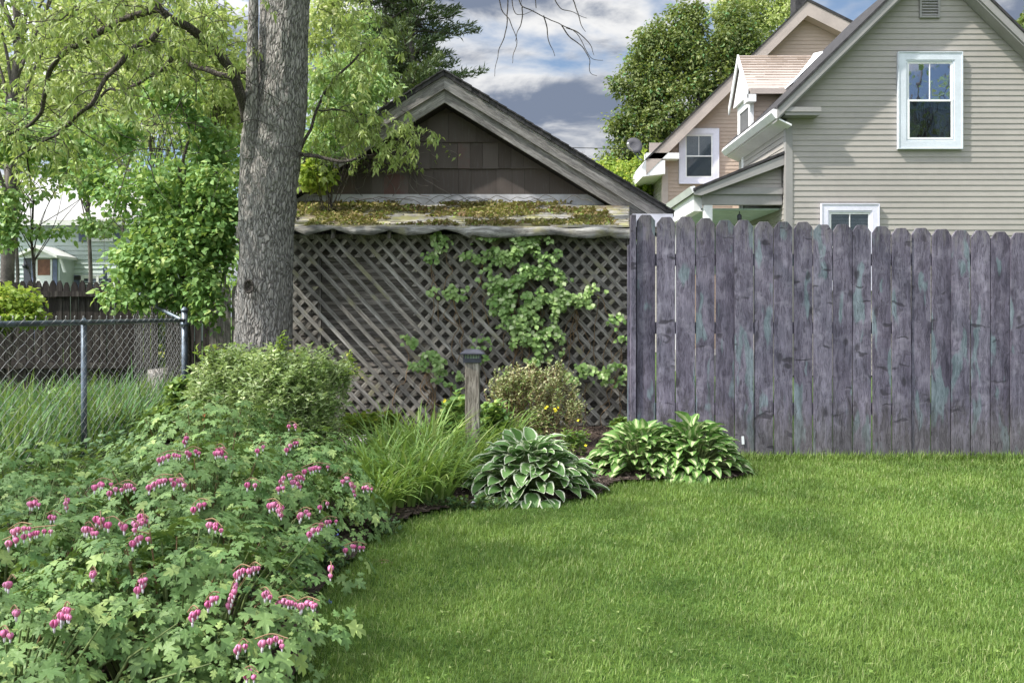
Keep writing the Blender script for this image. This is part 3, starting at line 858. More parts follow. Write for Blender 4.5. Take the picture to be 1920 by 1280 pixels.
# moss tufts and leaf litter lying on the lean-to
n = 12000; a = rng.uniform(0, 1, n); yy = LD0 + .05 + (LD1 - LD0 - .05) * a; zz = LZ0 + (LZ1 - LZ0) * a + .016 + (yy - LD0 - .05) * 0 + .01; xx = rng.uniform(gx(500, 8.4), gx(1150, 8.4), n)
cl_ = np.array([mnoise.noise(Vector((p * 1.4, q * 2.2, 4))) + .5 * mnoise.noise(Vector((p * 5, q * 6, 8))) for p, q in zip(xx, yy)]); k = cl_ > -.10 + .25 * np.clip((xx - .75) * 2, 0, 1); xx, yy, zz = xx[k], yy[k], zz[k]; n = len(xx)
o = leaves('moss', ([(0, 0, 0), (-.3, .5, .35), (0, 1, .1), (.3, .5, .25)], [(0, 3, 2, 1)]), np.stack([xx - SX, yy - SY, zz], -1), rand_frames(n, 1, .5, -.2), rng.uniform(.02, .06, n), [M['litter']], shed)
o['kind'] = 'stuff'

# ------------------------------------------------------------------ lattice screen under the lean-to
LD = 8.2
lat = empty('lattice_screen', (gx(860, LD), LD, 0))
tag(lat, 'weathered diagonal lattice screen standing under the mossy lean-to roof', 'lattice')
LX, LY = gx(860, LD), LD


def la(mb, name, mats, bevel=0):
    o = mb.build(name, mats, lat, bevel)
    for v in o.data.vertices: v.co.x -= LX; v.co.y -= LY
    return o


zt, zb = gz(441, LD), 0.04
x0l, x1l = gx(446, LD), gx(1184, LD)


def strip_mesh(slope, y, pitch, phase, keep, mb, w=.040, th=.007, seg=None):
    """diagonal laths clipped to the screen rectangle; slope sign: -1 = falling to the right"""
    ang = math.radians(47); dx = 1 / math.tan(ang); hw = w / 2 / math.sin(ang)
    H = zt - zb; n0 = int((x0l - H * dx - x1l) / pitch) - 2
    k = 0; X = x0l - H * dx - .2 + phase
    while X < x1l + H * dx + .2:
        # centre line: x = X + (z - zb)*dx*slope
        pts = []
        ts = np.linspace(0, 1, 27)
        jit = random.uniform(-.004, .004)
        yy = y + random.uniform(-.0012, .0012)
        run = []
        for t_ in ts:
            z = zb + H * t_; xc = X + (z - zb) * dx * slope + jit
            run.append((xc, z, x0l + hw < xc < x1l - hw and keep(xc, z)))
        i = 0
        while i < len(run) - 1:
            if run[i][2] and run[i + 1][2]:
                j = i + 1
                while j + 1 < len(run) and run[j + 1][2]: j += 1
                (xa, za, _), (xb, zb_, _) = run[i], run[j]
                mb.prism([(xa - hw, yy, za), (xa + hw, yy, za), (xb + hw, yy, zb_), (xb - hw, yy, zb_)], (0, th, 0))
                i = j + 1
            else: i += 1
        X += pitch * random.uniform(.985, 1.015); k += 1


def pz(xc, z): return 960 + xc / LD * F, HY - (z - CAMZ) / LD * F


pit = 26.5 / F * LD
mb = MB(); strip_mesh(-1, LD - .010, pit, 0.02, lambda a, b: True, mb)
o = la(mb, 'front_lath', M['lattice'])


def keep_back(xc, z):
    u, v = pz(xc, z)
    if 598 < u < 770 and 490 + (u - 598) * .06 < v < 680: return False
    return True


mb = MB(); strip_mesh(1, LD + .002, pit, 0.05, keep_back, mb)
la(mb, 'rear_lath', M['lattice_r'])
for (a, b, c, d) in ((x0l, x1l, zt - .035, zt + .012), (x0l, x1l, zb - .03, zb + .02)):
    mb = MB(); mb.box(a, b, LD + .012, LD + .035, c, d); la(mb, 'frame_rail', M['old_board'])
for u in (449, 597, 812, 1046, 1180):
    mb = MB(); mb.box(gx(u - 3.2, LD), gx(u + 3.2, LD), LD + .036, LD + .08, 0, zt); la(mb, 'post', M['old_board'])
mb = MB()
z_ = 0
while z_ < zt - .02:
    y_ = LD + .105
    mb.add([(x0l, y_ - .010, z_), (x1l, y_ - .010, z_), (x1l, y_, min(z_ + .062, zt)), (x0l, y_, min(z_ + .062, zt)), (x0l, y_ + .004, z_), (x1l, y_ + .004, z_)], [(0, 1, 2, 3), (4, 5, 1, 0)]); z_ += .06
la(mb, 'backing', M['lath_back'])

# ------------------------------------------------------------------ tan house
HD = 15.5
house = empty('tan_house', (7.6, HD, 0))
tag(house, 'tan clapboard house with steep gables, dormer and side porch', 'house')
HX, HYY = 7.6, HD


def hs(mb, name, mats, parent=house, bevel=0):
    o = mb.build(name, mats, parent, bevel)
    for v in o.data.vertices: v.co.x -= HX; v.co.y -= HYY
    return o


def clap_front(mb, y, z0, z1, xl, xr, pitch=.1016, m=0, lip=.014):
    """lap siding on a wall facing the camera; xl,xr give the wall's ends at height z"""
    z = z0
    while z < z1 - .004:
        zt_ = min(z + pitch, z1); a0, b0, a1, b1 = xl(z), xr(z), xl(zt_), xr(zt_)
        if b0 > a0:
            if b1 < a1: a1 = b1 = (a1 + b1) / 2
            mb.add([(a0, y - lip, z), (b0, y - lip, z), (b1, y - .002, zt_), (a1, y - .002, zt_), (a0, y, z), (b0, y, z)], [(0, 1, 2, 3), (4, 5, 1, 0)], m)
        z += pitch


def clap_side(mb, x, z0, z1, ya, yb, pitch=.1016, m=0, lip=.014):
    """lap siding on a wall facing -X"""
    z = z0
    while z < z1 - .004:
        zt_ = min(z + pitch, z1); a, b = ya(z), yb(z); a1, b1 = ya(zt_), yb(zt_)
        if b > a:
            mb.add([(x - lip, b, z), (x - lip, a, z), (x - .002, a1, zt_), (x - .002, b1, zt_), (x, b, z), (x, a, z)], [(0, 1, 2, 3), (4, 5, 1, 0)], m)
        z += pitch


# --- front wing A
axc, aap, asl, aeave = 7.6, 7.62, 0.98, 4.70
AX0, AX1 = 4.99, 10.21
aroof = lambda x: aap - asl * abs(x - axc)          # top of roof
mb = MB()
clap_front(mb, HD, 0, aap - .25, lambda z: max(AX0, axc - (aap - .22 - z) / asl), lambda z: min(AX1, axc + (aap - .22 - z) / asl))
hs(mb, 'front_wall', M['siding'])
mb = MB(); mb.prism([(AX0 + .01, HD + .01, 0), (AX1, HD + .01, 0), (AX1, HD + .01, aroof(AX1) - .24), (axc, HD + .01, aap - .24), (AX0 + .01, HD + .01, aroof(AX0) - .24)], (0, 3.3, 0)); hs(mb, 'wall_core', M['siding'])
mb = MB(); clap_side(mb, AX0, 0, 4.72, lambda z: HD + .1, lambda z: HD + 2.9); hs(mb, 'side_wall', M['siding'])
mb = MB(); mb.box(AX0 - .022, AX0 + .10, HD - .025, HD + .01, 0, 4.62); mb.box(AX0 - .026, AX0 - .001, HD - .02, HD + .10, 0, 4.62); hs(mb, 'corner_board', M['trim'])
mb = MB(); mb.box(AX0 - .03, AX0 + .0, HD + 2.83, HD + 2.95, 0, 4.62); hs(mb, 'rear_corner_board', M['white'])
RY0 = HD - .32
for sg in (1, -1):
    xe_ = axc + sg * 2.88; ze = aroof(xe_)
    mb = MB()
    p = [(axc, RY0 - .02, aap + .02), (xe_, RY0 - .02, ze + .02), (xe_, RY0 - .02, ze - .035), (axc, RY0 - .02, aap - .04)]
    mb.prism(p if sg > 0 else p[::-1], (0, 3.95, 0)); hs(mb, 'roof', M['darkroof'])
    mb = MB()
    p = [(axc, RY0, aap - .04), (xe_, RY0, ze - .04), (xe_, RY0, ze - .21), (axc, RY0, aap - .21)]
    mb.prism(p if sg > 0 else p[::-1], (0, .03, 0))
    p = [(axc, RY0 + .031, aap - .21), (xe_, RY0 + .031, ze - .21), (xe_, RY0 + .031, ze - .25), (axc, RY0 + .031, aap - .25)]
    mb.prism(p if sg > 0 else p[::-1], (0, .26, 0)); hs(mb, 'rake_board', M['trim'])
    if sg > 0:
        mb = MB(); mb.prism([(xe_ - .04, RY0 + .1, ze - .06), (xe_ + .02, RY0 + .1, ze - .06), (xe_ + .02, RY0 + .1, ze - .2), (xe_ - .04, RY0 + .1, ze - .2)], (0, 3.5, 0)); hs(mb, 'gutter', M['white'])
# eave on the left: sloped fascia, soffit and frieze running away from us
xe_ = axc - 2.88; ze = aroof(xe_)
mb = MB(); mb.prism([(xe_ - .06, RY0 + .03, ze - .03), (xe_ - .10, RY0 + .03, ze - .10), (xe_ - .02, RY0 + .03, ze - .20), (xe_ + .03, RY0 + .03, ze - .20), (xe_ + .03, RY0 + .03, ze - .05)], (0, 3.62, 0)); hs(mb, 'gutter', M['white'])
mb = MB(); mb.prism([(xe_ + .03, RY0 + .04, ze - .19), (AX0, RY0 + .04, ze - .30), (AX0, RY0 + .04, ze - .33), (xe_ + .03, RY0 + .04, ze - .22)][::-1], (0, 3.6, 0)); hs(mb, 'soffit', M['white'])
mb = MB(); mb.box(AX0 - .14, AX0 + .52, RY0 + .02, HD, 4.715, 4.80); mb.box(AX0 - .12, AX0 + .50, RY0 + .04, HD, 4.66, 4.714); hs(mb, 'eave_return', M['trim'])


def window(name, parent, fn, cx, zc, w, h, y, casing, mats, cas=.12, curtain=False, blinds=False, sash_m='white', muntin=True, mirror=False, proud=.07):
    """double-hung window; cx,zc centre of the whole casing (w x h) on a wall at y"""
    x0, x1, z0, z1 = cx - w / 2, cx + w / 2, zc - h / 2, zc + h / 2
    fr = MB()
    def ring(a0, a1, b0, b1, t, ya, yb, mm=0):
        fr.box(a0, a1, ya, yb, b0, b0 + t, mm); fr.box(a0, a1, ya, yb, b1 - t, b1, mm); fr.box(a0, a0 + t, ya, yb, b0 + t, b1 - t, mm); fr.box(a1 - t, a1, ya, yb, b0 + t, b1 - t, mm)
    ring(x0, x1, z0, z1, .018, y - proud, y, 0)
    ring(x0 + .018, x1 - .018, z0 + .018, z1 - .018, cas - .018, y - proud + .012, y, 0)
    ring(x0 + cas, x1 - cas, z0 + cas, z1 - cas, .03, y - proud + .025, y, 0)
    o = fn(fr, 'window', casing, parent)
    a0, a1, b0, b1 = x0 + cas + .03, x1 - cas - .03, z0 + cas + .03, z1 - cas - .03
    zm = (b0 + b1) / 2; s_ = MB()
    def sring(bb0, bb1, ya, t=.035):
        s_.box(a0, a1, ya, ya + .018, bb0, bb0 + t); s_.box(a0, a1, ya, ya + .018, bb1 - t, bb1); s_.box(a0, a0 + t, ya, ya + .018, bb0 + t, bb1 - t); s_.box(a1 - t, a1, ya, ya + .018, bb0 + t, bb1 - t)
    sring(zm - .015, b1, y - .030); sring(b0, zm + .018, y - .05)
    if muntin: s_.box(cx - .008, cx + .008, y - .028, y - .016, zm + .02, b1 - .035)
    fn(s_, 'sash', sash_m if not isinstance(sash_m, str) else M[sash_m], o)
    for (bb0, bb1, ya, gm) in ((zm + .02, b1 - .034, y - .020, M['mirror_glass'] if mirror else M['glass']), (b0 + .034, zm - .016, y - .042, M['glass'])):
        g_ = MB(); g_.box(a0 + .034, a1 - .034, ya, ya + .003, bb0, bb1); fn(g_, 'pane', gm, o)
    r_ = MB(); r_.box(a0, a1, y - .006, y - .003, b0, b1); fn(r_, 'room', M['room'], o)
    if blinds:
        bl = MB(); z = b0 + .05
        while z < b1 - .03:
            if z > zm or blinds == 2: bl.box(a0 + .036, a1 - .036, y - .0125, y - .008, z, z + .017)
            z += .026
        fn(bl, 'blind', M['blind'], o)
    if curtain:
        c_ = MB(); n_ = 24; vs = []
        for (zz, k) in ((zm - .03, .05), (zm - .10, .07), (zm - .25, .10), (b0 + .16, .135), (b0 + .04, .20)):
            for q in range(n_):
                u = q / (n_ - 1) * 2 - 1
                vs.append((cx - .03 + u * k * (a1 - a0) / .62 * .8, y - .016 + .006 * math.sin(q * 1.9), zz))
        c_.add(vs, [(r * n_ + q, r * n_ + q + 1, (r + 1) * n_ + q + 1, (r + 1) * n_ + q) for r in range(4) for q in range(n_ - 1)], 0, True)
        fn(c_, 'curtain', M['curtain'], o)
        v_ = MB(); vs = []
        n_ = 40
        for q in range(n_):
            u = q / (n_ - 1); X = a0 + .036 + (a1 - a0 - .072) * u
            vs += [(X, y - .018 + .005 * math.sin(q * 1.7), zm - .01), (X, y - .022 + .006 * math.sin(q * 1.7), zm - .14 - .03 * math.sin(u * 9))]
        v_.add(vs, [(2 * q, 2 * q + 1, 2 * q + 3, 2 * q + 2) for q in range(n_ - 1)], 0, True)
        fn(v_, 'valance', M['valance'], o)
    return o


hw = lambda mb, name, mats, parent: hs(mb, name, mats, parent)
def pxwin(x0, x1, y0, y1, D): return gx((x0 + x1) / 2, D), gz((y0 + y1) / 2, D), (x1 - x0) / F * D, (y1 - y0) / F * D
c_ = pxwin(1683, 1804, 98, 280, HD - .05)
window('window', house, hw, c_[0], c_[1], c_[2], c_[3], HD - .016, M['bluewhite'], None, .145, curtain=True, mirror=True, blinds=True, muntin=True)
c_ = pxwin(1539, 1648, 382, 545, HD - .05)
window('window', house, hw, c_[0], c_[1], c_[2], c_[3], HD - .016, M['lilacwhite'], None, .125, blinds=2)
# gable vent
c_ = pxwin(1724, 1762, -20, 34, HD - .03)
mb = MB(); a0, a1, b0, b1 = c_[0] - c_[2] / 2, c_[0] + c_[2] / 2, c_[1] - c_[3] / 2, c_[1] + c_[3] / 2
for q in ((a0, a1, b0, b0 + .035), (a0, a1, b1 - .035, b1), (a0, a0 + .035, b0 + .035, b1 - .035), (a1 - .035, a1, b0 + .035, b1 - .035)): mb.box(q[0], q[1], HD - .05, HD, q[2], q[3])
vt = hs(mb, 'vent', M['trim'])
mb = MB(); z = b0 + .045
while z < b1 - .05:
    mb.prism([(a0 + .035, HD - .045, z), (a1 - .035, HD - .045, z), (a1 - .035, HD - .02, z + .04), (a0 + .035, HD - .02, z + .04)], (0, .008, .003)); z += .052
hs(mb, 'louvre', M['trim'], vt)

# --- rear wing B
BD = 24.0
BX0 = gx(1243, BD); bapx, bapz = gx(1513, BD - .3), gz(2, BD - .3)
bsl, bsr = 0.985, 0.5
broof = lambda x: bapz - (bsl * (bapx - x) if x < bapx else bsr * (x - bapx))
mb = MB()
clap_front(mb, BD, 0, bapz - .3, lambda z: max(BX0, bapx - (bapz - .32 - z) / bsl), lambda z: min(14.5, bapx + (bapz - .32 - z) / bsr), .106)
hs(mb, 'rear_wing_wall', M['siding_warm'])
mb = MB(); mb.prism([(BX0 + .01, BD + .01, 0), (14.5, BD + .01, 0), (14.5, BD + .01, broof(14.5) - .4), (bapx, BD + .01, bapz - .34), (BX0 + .01, BD + .01, broof(BX0) - .34)], (0, 4.2, 0)); mb.box(6.2, 9.2, HD + 3.31, BD, 0, 4.4); hs(mb, 'wall_core', M['siding_warm'])
mb = MB(); clap_side(mb, BX0, 0, 5.2, lambda z: BD + .12, lambda z: BD + 4.2, .106); hs(mb, 'rear_wing_side_wall', M['siding'])
mb = MB(); mb.box(BX0 - .03, BX0 + .14, BD - .025, BD + .01, 0, 5.25); mb.box(BX0 - .034, BX0, BD - .02, BD + .12, 0, 5.25); hs(mb, 'corner_board', M['trim_warm'])
BY0 = BD - .35; bxl = gx(1211, BD - .3); bxr = 14.6
mb = MB(); mb.prism([(bapx, BY0 - .02, bapz + .03), (bxl, BY0 - .02, broof(bxl) + .03), (bxl, BY0 - .02, broof(bxl) - .03), (bapx, BY0 - .02, bapz - .03)][::-1], (0, 5, 0)); mb.prism([(bapx, BY0 - .02, bapz + .05), (bxr, BY0 - .02, broof(bxr) + .05), (bxr, BY0 - .02, broof(bxr) - .03), (bapx, BY0 - .02, bapz - .03)], (0, 5, 0)); hs(mb, 'roof', M['darkroof'])
for (xe2, sg) in ((bxl, -1), (bxr, 1)):
    mb = MB(); p = [(bapx, BY0, bapz - .03), (xe2, BY0, broof(xe2) - .03), (xe2, BY0, broof(xe2) - .42), (bapx, BY0, bapz - .42)]
    mb.prism(p if sg > 0 else p[::-1], (0, .33, 0)); hs(mb, 'rake_board', M['trim_warm'])
zb_ = broof(bxl)
mb = MB(); mb.prism([(bxl - .02, BY0 + .01, zb_ - .02), (bxl - .12, BY0 + .01, zb_ - .2), (bxl - .1, BY0 + .01, zb_ - .48), (BX0 - .0, BY0 + .01, zb_ - .40), (BX0, BY0 + .01, zb_ - .02)], (0, 4.9, 0)); hs(mb, 'gutter', M['white'])
mb = MB(); mb.box(bxl - .0, gx(1273, BD) - .06, BY0 + .0, BD, gz(302, BD), gz(291, BD)); hs(mb, 'eave_return', M['white'])
c_ = pxwin(1273, 1348, 241, 345, BD - .05)
window('window', house, hw, c_[0], c_[1], c_[2], c_[3], BD - .016, M['lilacwhite'], None, .15, blinds=2)
mb = MB(); mb.box(3.86, BX0 + .02, BD - .016, BD + .012, 5.40, 5.93); hs(mb, 'eave_end', M['trim_warm'])
# chimney just behind the peak
mb = MB(); cx0, cx1 = gx(1488, 25.5), gx(1512, 25.5); mb.box(cx0, cx1, 25.3, 25.8, 8.4, 10.9); hs(mb, 'chimney', M['darkroof'])

# --- dormer on A's left slope
DXF, DY0, DY1, DR, DZR, DZE = 4.92, 17.5, 18.5, 18.0, 6.56, 5.68
dm = hs(MB().prism([(DXF + .01, DY0 + .01, 4.6), (DXF + .01, DY1, 4.6), (DXF + .01, DY1, DZE), (DXF + .01, DR, DZR - .08), (DXF + .01, DY0 + .01, DZE)], (1.9, 0, 0)), 'dormer', M['siding_warm'])
mb = MB(); clap_front(mb, DY0, 4.66, DZE + .05, lambda z: DXF + .03, lambda z: 4.70 + (z - 4.70 + .3) / .98, .1016); hs(mb, 'dormer_wall', M['siding_warm'], dm)
mb = MB()
for k in range(13):
    a, b = k / 13, (k + 1) / 13
    ya, yb = DY0 - .2 + (DR - DY0 + .2) * a, DY0 - .2 + (DR - DY0 + .2) * b; za, zb2 = DZE + (DZR - DZE) * a, DZE + (DZR - DZE) * b
    xx = DXF - .14; xend = axc - (aap - zb2) / asl + .05
    while xx < xend:
        x2 = min(xx + random.uniform(.12, .34), xend); j = random.uniform(0, .004)
        mb.add([(xx + .002, ya, za + .014 + j), (x2 - .002, ya, za + .014 + j), (x2 - .002, yb + .01, zb2 + .006 + j), (xx + .002, yb + .01, zb2 + .006 + j), (xx + .002, ya, za - .004), (x2 - .002, ya, za - .004)], [(0, 1, 2, 3), (4, 5, 1, 0)]); xx = x2
hs(mb, 'dormer_roof', M['roof_tan'], dm)
mb = MB(); mb.prism([(DXF - .14, DY0 - .21, DZE + .003), (DXF - .14, DR, DZR), (DXF - .14, DY1 + .21, DZE), (DXF - .14, DY1 + .21, DZE - .05), (DXF - .14, DR, DZR - .06), (DXF - .14, DY0 - .21, DZE - .05)], (1.95, 0, 0)); hs(mb, 'dormer_roof_deck', M['trim_warm'], dm)
mb = MB(); mb.box(DXF - .1, gx(1474, DY0 - .2), DY0 - .235, DY0 - .211, DZE - .11, DZE + .0); hs(mb, 'dormer_fascia', M['trim_warm'], dm)
# gable-end trim of the dormer, facing left
mb = MB()
for (ya, yb) in ((DY0 - .24, DR), (DR, DY1 + .24)):
    za, zb2 = (DZE - .03, DZR + .02) if ya < DR - .01 else (DZR + .02, DZE - .03)
    mb.prism([(DXF - .17, ya, za), (DXF - .17, yb, zb2), (DXF - .17, yb, zb2 - .17), (DXF - .17, ya, za - .17)], (.03, 0, 0))
mb.prism([(DXF - .10, DY0 - .1, DZE - .1), (DXF - .10, DR, DZR - .15), (DXF - .10, DY1 + .1, DZE - .1)], (.1, 0, 0))
mb.box(DXF - .16, DXF + .02, DY0 - .24, DY0 + .02, DZE - .27, DZE - .12)
hs(mb, 'dormer_rake', M['white'], dm)
mb = MB(); mb.box(DXF - .03, DXF + .0, DY0 - .012, DY0 + .16, 4.72, DZE - .1); mb.box(DXF - .03, DXF, DY1 - .15, DY1, 4.72, DZE - .1); mb.box(DXF - .03, DXF, DY0 + .16, DY1 - .15, DZE - .28, DZE - .1); mb.box(DXF - .03, DXF + .03, DY0 - .03, DY0 - .013, 4.72, DZE - .1)
dw = hs(mb, 'dormer_window', M['white'], dm)
mb = MB(); mb.box(DXF - .012, DXF - .004, DY0 + .161, DY1 - .151, 4.72, DZE - .281); hs(mb, 'pane', M['room'], dw)
# white valley flashing where dormer meets the roof
mb = MB(); y_ = DY0 - .22
xa, xb = axc - (aap - DZE) / asl, axc - (aap - DZR) / asl
mb.prism([(xa - .10, DY0 - .25, DZE - .02), (xa + .02, DY0 - .25, DZE + .08), (xb + .02, DR - .06, DZR + .05), (xb - .16, DR - .02, DZR + .02), (xa + .4, DY0 + .05, DZE + .30)], (.0, .02, .03)); hs(mb, 'valley_flashing', M['white'], dm)

# --- porch on the left side
PY0 = 15.75; pz_ = lambda x: 4.09 - (4.99 - x) * .395
pr = hs(MB().prism([(3.30, PY0 - .22, pz_(3.30) - .02), (4.98, PY0 - .22, 4.09), (4.98, PY0 - .22, 4.04), (3.30, PY0 - .22, pz_(3.30) - .07)], (0, 3.4, 0)), 'porch_roof', M['darkroof'])
mb = MB(); mb.prism([(3.32, PY0 - .2, pz_(3.32) - .071), (4.985, PY0 - .2, pz_(4.985) - .071), (4.985, PY0 - .2, pz_(4.985) - .25), (3.45, PY0 - .2, pz_(3.45) - .21), (3.32, PY0 - .2, pz_(3.32) - .14)], (0, .04, 0)); hs(mb, 'porch_rake', M['trim'], pr)
mb = MB(); clap_front(mb, PY0 - .03, 3.44, 4.0, lambda z: 4.99 - (4.09 - .1 - z) / .395 + .05, lambda z: 4.965, .075); hs(mb, 'porch_gable', M['siding'], pr)
mb = MB(); mb.box(3.36, 4.965, PY0 - .1, PY0 + .05, 3.31, 3.43); mb.box(3.52, 4.965, PY0 - .06, PY0 + .06, 3.12, 3.309); hs(mb, 'porch_beam', M['trim'], pr)
mb = MB(); mb.prism([(3.24, PY0 - .2, 3.43), (3.33, PY0 - .2, 3.45), (3.37, PY0 - .2, 3.36), (3.30, PY0 - .2, 3.32)], (0, 3.3, 0)); hs(mb, 'porch_gutter', M['white'], pr)
mb = MB(); mb.box(3.37, 3.53, PY0 + .07, PY0 + 3, 3.02, 3.34); hs(mb, 'porch_side_beam', M['white'], pr)
for (xx, yy) in ((3.54, PY0), (3.42, 17.1), (3.42, 18.5)):
    mb = MB(); mb.box(xx, xx + .15, yy - .055, yy + .095, 0, 3.12 if yy < 16 else 3.02); hs(mb, 'porch_post', M['white'], pr, .008)
mb = MB(); mb.box(3.5, 4.96, PY0 + .07, 19, 3.04, 3.07); hs(mb, 'porch_ceiling', M['porchgreen'], pr)
mb = MB(); mb.box(3.5, 4.96, 18.95, 19, 2.0, 3.03); hs(mb, 'porch_end_panel', M['porchgreen'], pr)
mb = MB(); mb.box(4.93, 4.973, 16.6, 17.5, 1.9, 2.92); hs(mb, 'porch_side_window', M['white'], pr)
mb = MB(); mb.tube([(4.25, 15.95, 3.03), (4.25, 15.95, 2.98)], .008, 6); mb.tube([(4.25, 15.95, 2.98), (4.25, 15.95, 2.95), (4.25, 15.95, 2.86), (4.25, 15.95, 2.83)], [.02, .045, .04, .01], 8); hs(mb, 'porch_lantern', M['bronze'], pr)
mb = MB(); mb.box(3.3, 4.98, PY0, 19, -.1, .35); hs(mb, 'porch_floor', M['trim'], pr)

# ------------------------------------------------------------------ satellite dish
dl = P(1190, 272, 23.6)
dish = empty('satellite_dish', dl); tag(dish, 'round grey satellite dish mounted above the left eave of the tan house', 'satellite dish')
mb = MB(); vs = [(0, .06, 0)]; n_ = 24
for r in (.5, 1.0):
    for k in range(n_): a = 2 * PI * k / n_; vs.append((.23 * r * math.cos(a), .06 - .06 * r * r, .23 * r * math.sin(a)))
fs = [(0, 1 + k, 1 + (k + 1) % n_) for k in range(n_)] + [(1 + k, 1 + n_ + k, 1 + n_ + (k + 1) % n_, 1 + (k + 1) % n_) for k in range(n_)]
mb.add(vs, fs, 0, True); o = mb.build('reflector', M['dish'], dish); o.rotation_euler = (math.radians(-18), 0, math.radians(15))
o.modifiers.new('th', 'SOLIDIFY').thickness = .008
mb = MB(); mb.tube([(-.02, .03, -.2), (-.2, -.35, -.12), (-.24, -.40, -.06)], .012, 6); mb.tube([(-.24, -.40, -.06), (-.24, -.46, -.05)], .03, 8); mb.build('feed_arm', M['white'], dish)
mb = MB(); mb.tube([(0, .08, -.03), (.02, .12, -.2), (.16, .25, -.33), (.25, .3, -.36)], .018, 6); mb.build('mast', M['galv'], dish)

# power line
mb = MB(); pts = []
for k in range(21):
    t = k / 20; pts.append((-3 + 16 * t, 27 + 2 * t, 6.55 + .25 * t - 1.0 * t * (1 - t) * .6 + .0))
mb.tube(pts, .012, 5); tag(mb.build('power_line', M['cable']), 'thin dark power line crossing low behind the shed roof', 'cable')

# ------------------------------------------------------------------ white house, far left
WD = 30.0
wh = empty('white_house', (-17, WD, 0)); tag(wh, 'pale clapboard house with blue shutters and small gabled entry', 'house')
def ws(mb, name, mats, parent=wh, bevel=0):
    o = mb.build(name, mats, parent, bevel)
    for v in o.data.vertices: v.co.x += 17; v.co.y -= WD
    return o
WX0, WX1 = -23.0, gx(262, WD)
mb = MB(); clap_front(mb, WD, 0, 4.28, lambda z: WX0, lambda z: WX1, .16, 0, .045); ws(mb, 'wall', M['paleteal'])
mb = MB(); mb.box(WX0, WX1, WD + .01, WD + 7, 0, 4.28); ws(mb, 'wall_core', M['paleteal'])
mb = MB(); mb.prism([(WX0 - .3, WD - .4, 4.28), (WX1 + .3, WD - .4, 4.28), (WX1 + .3, WD + 3.5, 6.35), (WX0 - .3, WD + 3.5, 6.35)], (0, 0, .1)); mb.prism([(WX0 - .3, WD + 7.4, 4.28), (WX0 - .3, WD + 3.5, 6.35), (WX1 + .3, WD + 3.5, 6.35), (WX1 + .3, WD + 7.4, 4.28)], (0, 0, .1)); ws(mb, 'roof', M['lightroof'])
mb = MB(); mb.box(WX0 - .3, WX1 + .3, WD - .44, WD - .401, 4.20, 4.36); mb.prism([(WX1 + .28, WD, 4.27), (WX1 + .28, WD + 7, 4.27), (WX1 + .28, WD + 3.5, 6.3)], (.02, 0, 0)); ws(mb, 'eave', M['white'])
ww = lambda mb, name, mats, parent: ws(mb, name, mats, parent)
for (a, b, c, d) in ((164, 213, 428, 453), (151, 216, 516, 548)):
    q = pxwin(a, b, c, d, WD - .05)
    o = window('window', wh, ww, q[0], q[1], q[2], q[3], WD - .022, M['white'], None, .05, blinds=False)
    mb = MB(); mb.box(q[0] - .04, q[0] + .04, WD - .09, WD - .023, q[1] - q[3] / 2 + .05, q[1] + q[3] / 2 - .05); ws(mb, 'mullion', M['white'], o)
    for sx in (-1, 1):
        mb = MB(); xa = q[0] + sx * (q[2] / 2 + .17); mb.box(xa - .14, xa + .14, WD - .055, WD - .023, q[1] - q[3] / 2, q[1] + q[3] / 2)
        z = q[1] - q[3] / 2 + .05
        while z < q[1] + q[3] / 2 - .05: mb.box(xa - .11, xa + .11, WD - .065, WD - .0551, z, z + .03); z += .05
        ws(mb, 'shutter', M['shutter'], wh)
# gabled entry
def wx(p): return gx(p, WD - 1)
ent = ws(MB().box(wx(58), wx(112), WD - 1.0, WD - .021, 0, gz(483, WD - 1)), 'entry', M['paleteal'])
mb = MB(); a, b, c = (wx(43), gz(478, 29)), (wx(79), gz(461, 29)), (wx(118), gz(480, 29))
mb.prism([(a[0], 28.6, a[1]), (b[0], 28.6, b[1]), (c[0], 28.6, c[1]), (c[0], 28.6, c[1] - .09), (b[0], 28.6, b[1] - .1), (a[0], 28.6, a[1] - .09)], (0, 1.38, 0)); ws(mb, 'entry_roof', M['white'], ent)
mb = MB(); mb.prism([(a[0] + .15, 28.8, a[1] - .04), (b[0], 28.8, b[1] - .1), (c[0] - .15, 28.8, c[1] - .04)], (0, .19, 0)); mb.box(wx(57), wx(113), 28.78, 28.99, gz(484, 29), gz(480, 29)); ws(mb, 'entry_gable', M['white'], ent)
mb = MB(); mb.box(wx(68.5), wx(99), 28.95, 28.985, .3, gz(486, 29)); dr = ws(mb, 'door', M['white'], ent)
mb = MB(); mb.box(wx(72.5), wx(95.5), 28.935, 28.949, gz(516, 29), gz(486.5, 29)); ws(mb, 'door_panel', M['reddoor'], dr)
for (p, q) in ((60, 67), (100, 108)):
    mb = MB(); mb.box(wx(p), wx(q), 28.955, 28.985, .3, gz(485, 29)); ws(mb, 'sidelight', M['shutter'], ent)
mb = MB(); mb.prism([(wx(113), 28.9, gz(484, 29)), (wx(115.5), 28.9, gz(484, 29)), (wx(125), 28.9, gz(511, 29)), (wx(121), 28.9, gz(511, 29))], (0, .1, 0)); ws(mb, 'bracket', M['white'], ent)
mb = MB(); mb.box(wx(49), wx(51.5), 28.93, 28.97, gz(504, 29), gz(496, 29)); mb.tube([(wx(50), 28.93, gz(497, 29)), (wx(50), 28.86, gz(498.5, 29)), (wx(50), 28.86, gz(503, 29))], [.02, .08, .05], 8); mb.box(wx(45), wx(57.9), 28.97, 29.0, .2, gz(484, 29)); ws(mb, 'wall_lamp', M['bronze'], ent)
